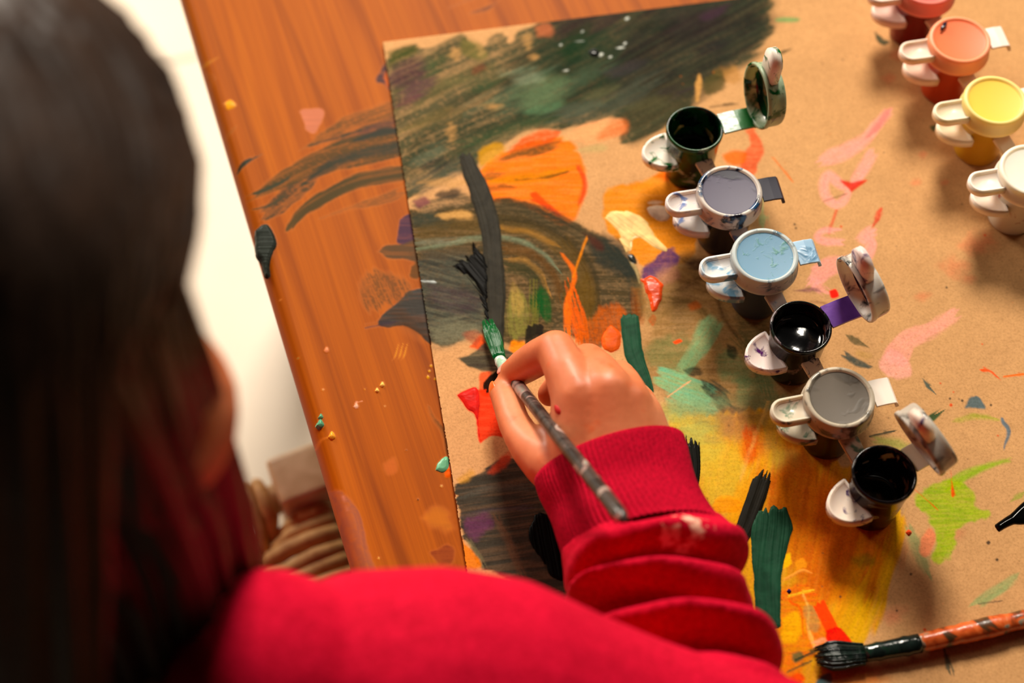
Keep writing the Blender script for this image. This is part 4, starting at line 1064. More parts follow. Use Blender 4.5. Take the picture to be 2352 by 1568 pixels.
def plate(bm, pts, z0, z1, M=None, bev=0.0004, inset=0.0, depth=0.0):
    base = len(bm.verts)
    lo = [bm.verts.new((x, y, z0)) for x, y in pts]
    hi = [bm.verts.new((x, y, z1)) for x, y in pts]
    n = len(pts)
    fs = [bm.faces.new(hi), bm.faces.new(lo[::-1])]
    for k in range(n):
        k2 = (k + 1) % n
        fs.append(bm.faces.new((lo[k], lo[k2], hi[k2], hi[k])))
    bmesh.ops.recalc_face_normals(bm, faces=fs)
    top = fs[0]
    if inset:
        r = bmesh.ops.inset_region(bm, faces=[top], thickness=inset, depth=0.0)
        r2 = bmesh.ops.inset_region(bm, faces=[top], thickness=0.0002, depth=-depth)
    if bev:
        es = {e for f in fs if f.is_valid for e in f.edges if len(e.link_faces) == 2 and e.calc_face_angle(0) > 0.9}
        bmesh.ops.bevel(bm, geom=list(es), offset=bev, segments=2, affect='EDGES', clamp_overlap=True)
    vs = list(bm.verts)[base:]
    if M is not None:
        bmesh.ops.transform(bm, matrix=M, verts=[v for v in bm.verts if v.index == -1 or v in set(vs)])


def tube_bm(bm, pts, rad, seg=14, caps=True, flat=1.0, up=Vector((0, 0, 1)), round_ends=True):
    pts = [Vector(p) for p in pts]
    n = len(pts)
    if np.isscalar(rad): rad = [rad] * n
    rings = []
    for i, p in enumerate(pts):
        d = (pts[min(i + 1, n - 1)] - pts[max(i - 1, 0)]).normalized()
        x = d.cross(up)
        if x.length < 1e-4: x = d.cross(Vector((1, 0, 0)))
        x.normalize(); y = x.cross(d).normalized()
        rings.append([bm.verts.new(p + x * rad[i] * math.cos(2 * PI * k / seg) + y * rad[i] * flat * math.sin(2 * PI * k / seg)) for k in range(seg)])
    fs = []
    for a, b in zip(rings[:-1], rings[1:]):
        for k in range(seg):
            fs.append(bm.faces.new((a[k], a[(k + 1) % seg], b[(k + 1) % seg], b[k])))
    if caps:
        fs.append(bm.faces.new(rings[0][::-1])); fs.append(bm.faces.new(rings[-1]))
    bmesh.ops.recalc_face_normals(bm, faces=fs)
    return rings


# ------------------------------------------------------------------ paint pots
def plastic(name, base, coat=None, amount=0.0, scale=120, sss=0.35, rough=0.38, seed=0.0, coat2=None, zfade=None, trans=0.0):
    """milky plastic with dried or wet paint clinging to it in patches"""
    t = NT(name)
    b = s2l(base)
    t.set(Roughness=rough, IOR=1.46)
    t.b.inputs['Subsurface Weight'].default_value = sss
    t.b.inputs['Specular IOR Level'].default_value = .35
    t.b.inputs['Subsurface Radius'].default_value = (0.006, 0.0045, 0.003)
    t.b.inputs['Subsurface Scale'].default_value = 1.0
    t.b.inputs['Transmission Weight'].default_value = trans
    if coat is None:
        t.base(b)
        return t.m
    oc = t.coords('Object', (1, 1, 1))
    mp = t.n('ShaderNodeVectorMath', operation='ADD')
    mp.inputs[1].default_value = (seed, seed * .7, seed * 1.3)
    t.l(oc, mp.inputs[0])
    nz = t.noise(mp.outputs[0], scale, 3, 0.55, 0.6)
    lo = 0.60 - 0.42 * amount
    fac = t.ramp(nz, [(max(lo, 0.0), (0, 0, 0)), (min(lo + 0.11, 1), (1, 1, 1))])
    cc = s2l(coat)
    if coat2:
        n2 = t.noise(mp.outputs[0], scale * 1.7, 2, 0.5)
        cc = t.mix(t.ramp(n2, [(0.45, (0, 0, 0)), (0.55, (1, 1, 1))]), s2l(coat), s2l(coat2))
    t.base(t.mix(fac, b, cc))
    t.l(t.math('SUBTRACT', rough, t.math('MULTIPLY', fac, (rough - 0.14) if rough < .45 else .05)), t.b.inputs['Roughness'])
    t.l(t.math('MULTIPLY', t.math('SUBTRACT', 1.0, fac), sss), t.b.inputs['Subsurface Weight'])
    t.l(t.math('MULTIPLY', t.math('SUBTRACT', 1.0, fac), trans), t.b.inputs['Transmission Weight'])
    t.bump(fac, 0.25, 0.0004)
    return t.m


def wetpaint(name, c, rough=0.10):
    t = NT(name)
    n = t.noise(t.coords('Object'), 160, 3, 0.5)
    t.base(t.mix(n, tuple(v * .75 for v in s2l(c)), tuple(min(1, v * 1.3) for v in s2l(c))))
    t.set(Roughness=rough)
    t.bump(n, 0.25, 0.0006)
    return t.m


POT_H = 0.034
RB, RT = 0.0112, 0.0134


def half_stadium(r, L, n=14):
    """outline: straight root at x=0, rounded nose towards -x"""
    pts = [(0.002, -r)]
    for k in range(n + 1):
        a = -PI / 2 - PI * k / n
        pts.append((-(L - r) + r * math.cos(a), r * math.sin(a)))
    pts.append((0.002, r))
    return pts


def halfmoon(r, ry, n=16):
    return [(-r * math.sin(PI * k / n) , ry * math.cos(PI * k / n)) for k in range(n + 1)]


def pot_body_mesh():
    bm = bmesh.new()
    w = 0.0011
    prof = [(0, 0.0004), (RB - .0015, 0.0), (RB - .0003, .0003), (RB, .0012), (RB + .0004, .006), (RT - .0006, POT_H - .004), (RT, POT_H - .0032), (RT + .0002, POT_H - .0008), (RT - .0002, POT_H),
            (RT - w + .0002, POT_H), (RT - w - .0001, POT_H - .001), (RT - w - .0006, POT_H - .006), (RB + .0004 - w, .006), (RB - w, .0022), (0, .002)]
    lathe(bm, prof, 56)
    me = bpy.data.meshes.new('body'); bm.to_mesh(me); bm.free()
    return me


def lid_mesh():
    bm = bmesh.new()
    prof = [(0, .0030), (.0120, .0030), (.0126, .0031), (.0130, .0037), (.0134, .0039), (.0143, .0038), (.0148, .0034), (.0151, .0024), (.0153, -.0028), (.0158, -.0034), (.0159, -.0048), (.0156, -.0054),
            (.0145, -.0054), (.0141, -.0046), (.0139, .0002), (.0120, .0006), (.0116, .0014), (0, .0016)]
    faces = lathe(bm, prof, 64)
    for f in bm.faces:
        c = f.calc_center_median()
        if math.hypot(c.x, c.y) < .0127 and c.z > .0024:
            f.material_index = 1
        elif math.hypot(c.x, c.y) < .0138 and c.z < .0017:
            f.material_index = 2
    me = bpy.data.meshes.new('lid'); bm.to_mesh(me); bm.free()
    return me


def tab_mesh(r, L, z0, z1, x0, inset, depth, moon=None):
    bm = bmesh.new()
    pts = half_stadium(r, L) if moon is None else halfmoon(*moon)
    plate(bm, pts, z0, z1, None, .0005, inset, depth)
    bmesh.ops.translate(bm, vec=(x0, 0, 0), verts=bm.verts)
    me = bpy.data.meshes.new('tab'); bm.to_mesh(me); bm.free()
    return me


BODY_ME, LID_ME = pot_body_mesh(), lid_mesh()
THUMB_ME = tab_mesh(0, 0, -.0045, 0, -(RT - .0035), .0013, .0004, moon=(.0150, .0105))
LIDTAB_ME = tab_mesh(.0062, .0150, -.0035, .0008, -.0148, .0014, .0010)


def bridge_mesh(L):
    bm = bmesh.new()
    plate(bm, [(-.0042, 0), (.0042, 0), (.0036, L), (-.0036, L)], -.0009, .0009, None, .0003)
    me = bpy.data.meshes.new('bridge'); bm.to_mesh(me); bm.free()
    return me


def strap_mesh(x0, x1, w, bend):
    """hinge strap; bend > 0 lets its outer end fold down (closed pot)"""
    bm = bmesh.new()
    pts = [(x0, -.0014), (x0 + (x1 - x0) * .5, -.0010), (x1 - .001, -.0012), (x1, -.0016 - bend * .3), (x1 + .0002, -.0016 - bend)]
    th = .0012
    prof = [(x, z + th) for x, z in pts[:-1]] + [(pts[-1][0] + .0008, pts[-1][1] + th * .6), (pts[-1][0] + .0006, pts[-1][1])] + [(pts[-1][0] - .0006, pts[-1][1])] + [(x - (.0010 if k == 0 else 0), z) for k, (x, z) in enumerate(pts[-2::-1])]
    A = [bm.verts.new((x, -w, z)) for x, z in prof]
    Bv = [bm.verts.new((x, w, z)) for x, z in prof]
    n = len(prof)
    fs = [bm.faces.new(A), bm.faces.new(Bv[::-1])]
    for k in range(n):
        fs.append(bm.faces.new((A[k], Bv[k], Bv[(k + 1) % n], A[(k + 1) % n])))
    bmesh.ops.recalc_face_normals(bm, faces=fs)
    bmesh.ops.triangulate(bm, faces=fs[:2])
    me = bpy.data.meshes.new('hinge'); bm.to_mesh(me); bm.free()
    return me


def child(name, me, mats, parent, mtx=None):
    me = me.copy()
    me.name = name
    o = link_mesh(name, me, mats, parent, smooth=name not in ('hinge', 'bridge'))
    if mtx is not None:
        o.matrix_local = mtx
    return o


def paint_pot(pix, closed, label, group, ang, m_body, m_lid, m_disc, m_under, m_tab, m_paint, level, theta=0, hx=.0285, bridge=None, m_hinge=None, extra=None, thumb_mat=None):
    z = POT_H + (.004 if closed else 0)
    p = P(pix[0], pix[1], z)
    root = empty('paint_pot', (p.x, p.y, CTH + .0001), math.radians(ang))
    tag(root, label, 'paint pot', group)
    body = child('body', BODY_ME, [m_body], root)
    child('thumb_tab', THUMB_ME, [thumb_mat or m_tab], body, Matrix.Translation((0, 0, .0215)))
    if bridge is not None:
        bx, by, L = bridge
        a = math.atan2(by, bx) - PI / 2
        Mx = Matrix.Rotation(a, 4, 'Z') @ Matrix.Translation((0, RT - .0012, .0235))
        child('bridge', bridge_mesh(L), [m_tab], body, Mx)
    bm = bmesh.new()
    rr = RB + (RT - .0018 - RB) * level - .0003
    rng2 = random.Random(sum(map(ord, label)))
    zl = level * POT_H
    prof = [(0, zl)] + [(rr * k / 8, zl) for k in range(1, 8)] + [(rr * .96, zl + .0003), (rr, zl + .0012), (rr - .0004, zl - .003), (0, zl - .003)]
    lathe(bm, prof, 40)
    ph = rng2.random() * 6
    for v in bm.verts:
        if abs(v.co.z - zl) < .0008:
            v.co.z += .0004 * math.sin(v.co.x * 420 + ph) * math.cos(v.co.y * 380 + ph * 2)
    obj('paint', bm, m_paint, root)
    if closed:
        L = child('lid', LID_ME, [m_lid, m_disc, m_under], root, Matrix.Translation((0, 0, POT_H)))
        child('lid_tab', LIDTAB_ME, [m_tab], L, Matrix.Identity(4))
        child('hinge', strap_mesh(.0150, .0245, .0062, .0030), [m_hinge or thin_milky], root, Matrix.Translation((0, 0, POT_H + .0012)))
    else:
        th = math.radians(theta)
        child('hinge', strap_mesh(RT - .0004, hx, .0058, 0.0), [m_hinge or m_tab], root, Matrix.Translation((0, 0, POT_H - .0005)))
        Mh = Matrix.Translation((hx, 0, POT_H - .0015)) @ Matrix.Rotation(th, 4, 'Y') @ Matrix.Translation((-.0160, 0, .0040))
        L = child('lid', LID_ME, [m_lid, m_disc, m_under], root, Mh)
        child('lid_tab', LIDTAB_ME, [thumb_mat or m_tab], L, Matrix.Identity(4))
    return root


milk = (226, 208, 190)
def mixc(a, b, k): return tuple(a[i] * (1 - k) + b[i] * k for i in range(3))

milky = plastic('milky_plastic', milk, trans=.15)
thin_milky = plastic('thin_milky_strap', (240, 226, 212), sss=0.0)
milky_smear = plastic('milky_plastic_flecked', milk, (40, 40, 60), .12, 260, seed=3)
rA = (P(2028, 1092, POT_H) - P(1595, 300, POT_H)).normalized()
def bridge_for(ang, L):
    a = math.radians(ang)
    return (rA.x * math.cos(a) + rA.y * math.sin(a), -rA.x * math.sin(a) + rA.y * math.cos(a), L)

GA, GB = 'paint pots in the row beside the hand', 'paint pots in the row at the right edge'
black_in = wetpaint('black_paint', (9, 9, 10), .12)

# near row, far to near
paint_pot((1595, 302), False, 'open paint pot smeared with dark green paint, lid upright, farthest of its row', GA, 15,
          plastic('green_smeared_plastic', (150, 160, 140), (6, 26, 14), .62, 90, seed=1, coat2=(14, 70, 30)),
          plastic('green_stained_lid', (150, 170, 140), (20, 90, 40), .26, 140, seed=2), plastic('green_lid_top', (110, 140, 100)),
          wetpaint('green_paint_in_lid', (5, 52, 22)), milky_smear, wetpaint('dark_green_paint', (4, 12, 8)), .42, theta=93, hx=.0290, bridge=bridge_for(15, .012),
          m_hinge=wetpaint('green_paint_on_hinge', (8, 96, 34), .22), thumb_mat=plastic('flecked_green_tab', (232, 222, 208), (18, 96, 36), .18, 150, seed=5))
paint_pot((1675, 445), True, 'closed paint pot with a murky violet-grey lid and dark navy hinge', GA, 10,
          plastic('navy_pot_plastic', (26, 24, 34), rough=.25), plastic('smudged_lid_rim', (196, 186, 176), (26, 24, 34), .20, 110, seed=7, coat2=(40, 80, 120)),
          plastic('violet_grey_lid_top', (86, 80, 100), (50, 48, 62), .25, 60, seed=2, rough=.5), milky, plastic('blue_smudged_plastic', (214, 202, 196), (110, 126, 170), .16, 120, seed=4), black_in, .6, bridge=bridge_for(10, .012),
          m_hinge=plastic('navy_paint_on_hinge', (34, 32, 50), sss=0.0, rough=.55))
paint_pot((1756, 592), True, 'closed paint pot with a sky-blue lid speckled green', GA, 11,
          plastic('blue_pot_plastic', (52, 66, 86), rough=.3), plastic('blue_lid_rim', (176, 186, 186), (92, 124, 140), .14, 120, seed=3),
          plastic('sky_blue_lid_top', (104, 148, 176), (70, 130, 120), .10, 160, seed=9, rough=.5), milky, plastic('blue_tinted_plastic', (206, 206, 204), (116, 158, 186), .22, 110, seed=8), wetpaint('blue_paint', (90, 130, 160)), .7, bridge=bridge_for(11, .012),
          m_hinge=plastic('blue_hinge_plastic', (136, 176, 206), (90, 130, 160), .2, 120, seed=1))
paint_pot((1838, 756), False, 'open paint pot full of near-black paint with purple smears on its upright lid', GA, 24,
          plastic('purple_smeared_plastic', (130, 112, 116), (12, 8, 14), .66, 100, seed=5, coat2=(24, 30, 24)), plastic('purple_flecked_lid', (206, 200, 190), (60, 62, 62), .16, 110, seed=6),
          plastic('smoky_lid_top', (160, 160, 150)), wetpaint('purple_paint_in_lid', (44, 14, 50)), milky_smear, black_in, .74, theta=78, hx=.0285, bridge=bridge_for(24, .012),
          m_hinge=wetpaint('purple_paint_on_hinge', (104, 60, 150), .2), thumb_mat=plastic('purple_flecked_tab', (222, 202, 196), (80, 30, 90), .10, 170, seed=2))
paint_pot((1927, 917), True, 'closed paint pot with a smoky grey lid between two open pots', GA, 12,
          plastic('black_pot_plastic', (18, 14, 14), rough=.25), plastic('grey_lid_rim', (178, 166, 146), (92, 86, 76), .16, 110, seed=2),
          plastic('smoky_grey_lid_top', (96, 86, 74), (78, 70, 60), .3, 70, seed=1, rough=.5), milky, plastic('grey_plastic', (196, 182, 160), (96, 120, 96), .10, 110, seed=5), black_in, .6, bridge=bridge_for(12, .014))
paint_pot((2029, 1093), False, 'open paint pot with black inside and clear raised lid, nearest of its row', GA, 30,
          plastic('black_smeared_plastic', (84, 74, 70), (10, 9, 12), .60, 90, seed=9), plastic('clear_lid_plastic', (200, 190, 176), (60, 58, 56), .14, 90, seed=4, trans=.35), plastic('clear_lid_top', (176, 168, 156), trans=.35),
          plastic('clear_lid_under', (150, 140, 130), (30, 30, 30), .3, 90, seed=6), milky, wetpaint('black_paint_low', (5, 5, 5), .25), .30, theta=69, hx=.0205,
          thumb_mat=plastic('violet_flecked_tab', (224, 204, 188), (66, 40, 90), .09, 170, seed=8))

# far row at the right edge
for pix, nm, lab, c, dark, sm in [
        ((2127, -34), 'red', 'closed paint pot with a red lid cut by the top edge of the frame', (236, 84, 74), (120, 8, 6), (196, 60, 50)),
        ((2203, 97), 'orange', 'closed paint pot with a coral orange lid bearing a small dark fleck', (250, 116, 62), (186, 58, 14), (236, 110, 60)),
        ((2284, 236), 'yellow', 'closed paint pot with a bright yellow lid', (252, 204, 70), (206, 150, 22), (246, 206, 130)),
        ((2368, 396), 'white', 'closed paint pot with a cream white lid and rust smear, cut by right edge', (250, 236, 216), (222, 208, 186), (244, 214, 190))]:
    rim = mixc(mixc(c, (250, 226, 206), .45), sm, .25)
    coat, amt = ((176, 70, 30), .16) if nm == 'white' else (None, 0)
    r = paint_pot(pix, True, lab, GB, 11, plastic(nm + '_pot_plastic', dark, (170, 60, 24) if nm == 'white' else None, .1, 90, rough=.3, seed=2), plastic(nm + '_lid_rim', rim, sss=.5), plastic(nm + '_lid_top', c, sss=.4), milky,
                  plastic(nm + '_tab_plastic', mixc((240, 222, 206), c, .14)), wetpaint(nm + '_paint', c), .75, bridge=bridge_for(11, .014) if nm != 'white' else None,
                  thumb_mat=None)
    if nm == 'orange':
        bm = bmesh.new()
        bmesh.ops.create_icosphere(bm, subdivisions=3, radius=1)
        for v in bm.verts:
            k = 1 + .35 * math.sin(9 * v.co.x + 5 * v.co.y)
            v.co = Vector((v.co.x * .0030 * k, v.co.y * .0009 * k, v.co.z * .0005))
        bmesh.ops.transform(bm, matrix=Matrix.Translation((-.0055, .0090, .0043)) @ Matrix.Rotation(math.radians(45), 4, 'Z'), verts=bm.verts)
        lid = [o for o in r.children if o.name.startswith('lid')][0]
        tag(obj('paint_fleck', bm, wetpaint('navy_fleck', (22, 26, 44)), lid), 'dark navy paint fleck')

# ------------------------------------------------------------------ brush held by the hand
def blotchy(name, stops, scale, rough=.3):
    t = NT(name)
    n = t.noise(t.coords('Object'), scale, 2, .55, .8)
    t.base(t.ramp(n, stops))
    t.set(Roughness=rough)
    n2 = t.noise(t.coords('Object'), scale * 3, 2, .5)
    t.bump(n2, .3, .0006)
    return t.m


def brush(label, tip, f0, f1, f2, end, r_tuft, r_fer, r_mid, r_end, m_br, m_fe, m_ha, flat=.55, bend=None, tuft_up=Vector((0, 0, 1)), seed=0, beads=None):
    """tip -> f0 tuft, f0 -> f1 ferrule, f1 -> end handle"""
    tip, f0, f1, f2, end = map(Vector, (tip, f0, f1, f2, end))
    root = empty('paintbrush', f1)
    tag(root, label, 'paintbrush')
    rnd = random.Random(seed)
    ax = (f0 - tip)
    d = ax.normalized()
    side = d.cross(tuft_up).normalized()
    upv = side.cross(d).normalized()
    bm = bmesh.new()
    # core of the tuft, then single hairs around it
    core = []
    n = 9
    for k in range(n + 1):
        u = k / n
        core.append(tip + ax * u + (bend * (1 - u) ** 2 if bend is not None else Vector()))
    prof = [.72, .9, 1.0, 1.0, .97, .92, .86, .80, .76, .72]
    tube_bm(bm, core, [r_tuft * v * .86 for v in prof], 20, True, flat, tuft_up)
    for k in range(90):
        a = 2 * PI * k / 90
        rr = .80 + .25 * rnd.random()
        end_j = (rnd.random() - .75) * .22
        pts = []
        for j in range(7):
            u = end_j + (1 - end_j) * j / 6
            q = max(0, min(1, u))
            w = np.interp(q * 9, range(10), prof) * r_tuft * rr
            c = tip + ax * u + (bend * (1 - u) ** 2 if bend is not None else Vector())
            pts.append(c + side * w * math.cos(a) + upv * w * flat * math.sin(a))
        tube_bm(bm, pts, [.00016, .0003, .00034, .00034, .0003, .0003, .0003], 5)
    obj('bristles', bm, m_br, root, world_coords=True)
    bm = bmesh.new()
    m = 12
    pts = [f0 + (f1 - f0) * (k / m) for k in range(m + 1)]
    rr = []
    for k in range(m + 1):
        u = k / m
        r = r_fer * (.86 + .14 * u)
        if k in (3, 9): r *= 1.10
        rr.append(r)
    tube_bm(bm, pts, rr, 20, True, .86, tuft_up)
    obj('ferrule', bm, m_fe, root, world_coords=True)
    bm = bmesh.new()
    m = 40
    pts, rr = [], []
    for k in range(m + 1):
        u = k / m
        c = (f1 - (f1 - f0) * .04) * (1 - u) ** 2 + 2 * f2 * u * (1 - u) + end * u * u
        r = np.interp(u, [0, .08, .3, .75, .96, .985, 1], [r_fer * .8, r_fer * .95, r_mid, r_end, r_end, r_end * .8, r_end * .3])
        if beads: r *= 1 + beads * (rnd.random() - .3)
        pts.append(c); rr.append(r)
    tube_bm(bm, pts, rr, 18, True, 1.0, tuft_up)
    obj('handle', bm, m_ha, root, world_coords=True)
    return root


tipA = P(1130, 758, CTH + .0006)
fA0, fA1 = P(1148, 826, .0100), P(1162, 850, .0165)
endA = P(1436, 1196, .108)
midA = fA1 + (endA - fA1) * .5
br_green = wetpaint('wet_green_bristles', (4, 84, 36), .10)
hand_handle = blotchy('paint_crusted_handle', [(0.0, s2l((12, 11, 10))), (.42, s2l((34, 30, 27))), (.50, s2l((70, 60, 54))), (.58, s2l((48, 42, 38))), (.64, s2l((176, 142, 132))), (.70, s2l((96, 150, 132))), (.76, s2l((24, 22, 20)))], 90)
brush('paintbrush held by the child, wet green bristles on the cardboard and paint-crusted dark handle', tipA, fA0, fA1, midA, endA, .0036, .0030, .0028, .0029,
      br_green, blotchy('pale_green_ferrule', [(.35, s2l((150, 186, 160))), (.5, s2l((232, 236, 226))), (.65, s2l((60, 110, 70)))], 120, .25), hand_handle, flat=.6, bend=Vector((-.0012, .0006, .0022)), seed=3)

# ------------------------------------------------------------------ brush lying on the board
z0 = CTH
tipB = P(1886, 1506, z0 + .0034)
fB0, fB1 = P(1985, 1501, z0 + .0044), P(2112, 1477, z0 + .0046)
endB = P(2620, 1360, z0 + .0042)
dkg = blotchy('dark_green_wet_coat', [(.3, s2l((14, 22, 20))), (.55, s2l((26, 38, 34))), (.75, s2l((14, 44, 26)))], 160, .16)
brush('paintbrush lying on the cardboard, dark green bristles and orange-crusted handle', tipB, fB0, fB1, (fB1 + endB) / 2, endB, .0060, .0041, .0042, .0030,
      dkg, dkg, blotchy('orange_crusted_handle', [(.30, s2l((40, 50, 34))), (.42, s2l((96, 56, 30))), (.50, s2l((206, 84, 30))), (.60, s2l((224, 110, 52))), (.66, s2l((160, 150, 126))), (.74, s2l((96, 40, 30)))], 110, .28),
      flat=.56, seed=5, beads=.16)
# ------------------------------------------------------------------ rush-seated chair beside the table
cp = P(688, 1084, SEAT_Z + .012)
e1 = (P(720, 1028, SEAT_Z) - P(575, 1081, SEAT_Z)).normalized()
e2 = Vector((e1.y, -e1.x, 0))
SEAT = 0.31
chair = empty('rush_seat_chair', (cp - e1 * (SEAT / 2) + e2 * (SEAT / 2)).xy.to_3d() + Vector((0, 0, FLOOR_Z)), math.atan2(e1.y, e1.x))
tag(chair, 'wooden chair with woven tan rush seat, its corner showing beside the table edge', 'chair')
t = NT('pale_chair_wood')
n = t.noise(t.coords('Object', (30, 30, 3)), 3, 3, .5, .5)
t.base(t.ramp(n, [(.3, s2l((196, 156, 112))), (.7, s2l((220, 184, 142)))]))
t.set(Roughness=.45)
chair_wood = t.m
t = NT('rush_cord')
n = t.noise(t.coords('Object'), 130, 3, .6)
t.base(t.ramp(n, [(.3, s2l((166, 112, 56))), (.7, s2l((208, 158, 94)))]))
t.set(Roughness=.7)
rush_mat = t.m
hs = SEAT / 2
sz = SEAT_Z - FLOOR_Z
for sx, sy in ((1, 1), (1, -1), (-1, 1), (-1, -1)):
    top = sz + .012 if sx > 0 else sz + .30
    obj('leg', box_bm(sx * hs - .016, sx * hs + .016, sy * hs - .016, sy * hs + .016, 0, top, .004, 3), chair_wood, chair)
for a, b in (((hs, -hs), (hs, hs)), ((-hs, -hs), (-hs, hs)), ((-hs, hs), (hs, hs)), ((-hs, -hs), (hs, -hs))):
    for zz, rr, nm in ((sz - .010, .009, 'rail'), (sz - .16, .008, 'stretcher')):
        bm = bmesh.new()
        d = (Vector((b[0], b[1], 0)) - Vector((a[0], a[1], 0))).normalized() * .012
        tube_bm(bm, [Vector((a[0], a[1], zz)) + d, Vector((b[0], b[1], zz)) - d], rr, 12)
        obj(nm, bm, chair_wood, chair)
for zz in (sz + .13, sz + .24):
    bm = bmesh.new()
    tube_bm(bm, [Vector((-hs - .008 * math.sin(PI * k / 8), -hs + .014 + (SEAT - .028) * k / 8, zz)) for k in range(9)], .022, 12, True, .28, Vector((1, 0, 0)))
    obj('back_slat', bm, chair_wood, chair)
bm = bmesh.new()
rnd = random.Random(4)
pitch = .0088
nC = int((SEAT - .034) / pitch)
for q in range(4):
    rot = Matrix.Rotation(q * PI / 2, 4, 'Z')
    for k in range(nC):
        x = -hs + .017 + pitch * (k + .5) + (rnd.random() - .5) * .0022
        ln = min(hs + x, hs - x) - .006
        rr = .0044 + .0012 * rnd.random()
        hz = sz + (rnd.random() - .5) * .0022
        pts = [Vector((x, hs - .004, sz - .021)), Vector((x, hs + .0085, sz - .016)), Vector((x, hs + .0118, sz - .008)), Vector((x, hs + .006, sz + .0005)), Vector((x, hs - .008, hz + .0020))]
        m = max(2, int(ln / .02))
        for j in range(1, m + 1):
            u = j / m
            pts.append(Vector((x + .0016 * math.sin(7 * u + k), hs - .008 - (ln - .008) * u, hz - .004 * u + .0010 * math.sin(11 * u + k * 1.7))))
        pts.append(pts[-1] + Vector((0, -.006, -.006)))
        pts = [rot @ p for p in pts]
        tube_bm(bm, pts, rr, 8, True)
obj('woven_seat', bm, rush_mat, chair)
# ------------------------------------------------------------------ the child
def V3(a): return Vector(a)


def sph(bm, c, r, sub=2, scale=None, rot=None):
    M = Matrix.Translation(c)
    if rot is not None: M = M @ rot
    if scale is not None: M = M @ Matrix.Diagonal((*scale, 1))
    bmesh.ops.create_icosphere(bm, subdivisions=sub, radius=r, matrix=M)


def chain(bm, pts, step=.22, sub=2):
    """overlapping balls along a path of (position, radius)"""
    for (a, ra), (b, rb) in zip(pts[:-1], pts[1:]):
        L = (b - a).length
        n = max(1, int(L / (min(ra, rb) * step)) + 1)
        for k in range(n):
            u = k / n
            sph(bm, a.lerp(b, u), ra + (rb - ra) * u, sub)
    sph(bm, pts[-1][0], pts[-1][1], sub)


def remesh(bm, voxel, smooth=6, factor=.5):
    me = bpy.data.meshes.new('tmp')
    bm.to_mesh(me); bm.free()
    o = bpy.data.objects.new('tmp', me)
    COL.objects.link(o)
    m = o.modifiers.new('r', 'REMESH')
    m.mode = 'VOXEL'; m.voxel_size = voxel; m.use_smooth_shade = True
    s = o.modifiers.new('s', 'SMOOTH'); s.factor = factor; s.iterations = smooth
    dg = bpy.context.evaluated_depsgraph_get()
    dg.update()
    out = bpy.data.meshes.new_from_object(o.evaluated_get(dg))
    bpy.data.objects.remove(o)
    bpy.data.meshes.remove(me)
    return out


def px(*rows):
    return [(P(x, y, z), r) for x, y, z, r in rows]


HEAD = Vector((-.157, -.157, .285))
face_f = Vector((.52, .62, -.59)).normalized()          # where the child looks: at the brush
face_r = face_f.cross(Vector((0, 0, 1))).normalized()
face_u = face_r.cross(face_f).normalized()
roll = math.radians(20)
face_r, face_u = face_r * math.cos(roll) + face_u * math.sin(roll), face_u * math.cos(roll) - face_r * math.sin(roll)
HM = Matrix((face_r, face_f, face_u)).transposed().to_4x4()


def hp(x, y, z):
    """point in head space: right, forward, up"""
    return HEAD + face_r * x + face_f * y + face_u * z


NECK = Vector((-.165, -.185, .165))
SHR = P(880, 1600, .128)
SHL = NECK + Vector((-.095, .035, -.045))
ELB = P(1745, 1800, .064)
HIP = Vector((-.205, -.205, -.105))
bodyR = Vector((.94, -.34, 0))

bm = bmesh.new()
# trunk
for s in (-1, 1):
    chain(bm, [(HIP + bodyR * .045 * s, .062), (HIP.lerp(NECK, .35) + bodyR * .040 * s, .056), (HIP.lerp(NECK, .72) + bodyR * .045 * s, .060), (NECK + bodyR * .03 * s + Vector((0, 0, -.05)), .045)], .3)
chain(bm, [(NECK + Vector((0, 0, -.05)), .036), (NECK, .030), (HEAD + (NECK - HEAD) * .45, .030)], .3)
# legs under the table, feet on the floor
for s in (-1, 1):
    h = HIP + bodyR * .05 * s + Vector((0, 0, -.02))
    kn = h + Vector((.19, .045, .0)) + bodyR * .01 * s
    an = Vector((kn.x + .01, kn.y + .01, FLOOR_Z + .045))
    chain(bm, [(h, .052), (kn, .036)], .3)
    chain(bm, [(kn, .035), (kn.lerp(an, .35), .036), (an, .024)], .3)
    chain(bm, [(an + Vector((-.01, 0, -.018)), .024), (an + Vector((.05, .02, -.022)), .022), (an + Vector((.09, .035, -.028)), .016)], .3)
# left arm resting on the lap
LE = Vector((-.312, -.205, -.020))
LH = Vector((-.208, -.165, -.050))
chain(bm, [(NECK + Vector((-.04, .01, -.04)), .036), (SHL, .034), (LE, .026), (LH, .019)], .3)
fd = (LH - LE).normalized()
sd_ = fd.cross(Vector((0, 0, 1))).normalized()
chain(bm, [(LH, .018), (LH + fd * .03, .018)], .25)
for k in range(4):
    b0 = LH + fd * .038 + sd_ * (.018 - .012 * k)
    ln_ = (.030, .034, .031, .024)[k]
    chain(bm, [(LH + fd * .01 + sd_ * (.012 - .008 * k), .010), (b0, .0082), (b0 + fd * ln_ * .55 + Vector((0, 0, -.004)), .0070), (b0 + fd * ln_ + Vector((0, 0, -.014)), .0056)], .2)
chain(bm, [(LH + sd_ * .012, .011), (LH + sd_ * .028 + fd * .018, .0085), (LH + sd_ * .026 + fd * .042 + Vector((0, 0, -.006)), .0062)], .2)
# right arm
chain(bm, [(NECK + Vector((.03, -.01, -.03)), .034), (SHR, .034), (SHR.lerp(ELB, .5), .030), (ELB, .024)], .3)
chain(bm, [(ELB, .024)] + px((1560, 1420, .050, .022), (1470, 1180, .045, .020), (1420, 1070, .043, .019)), .3)

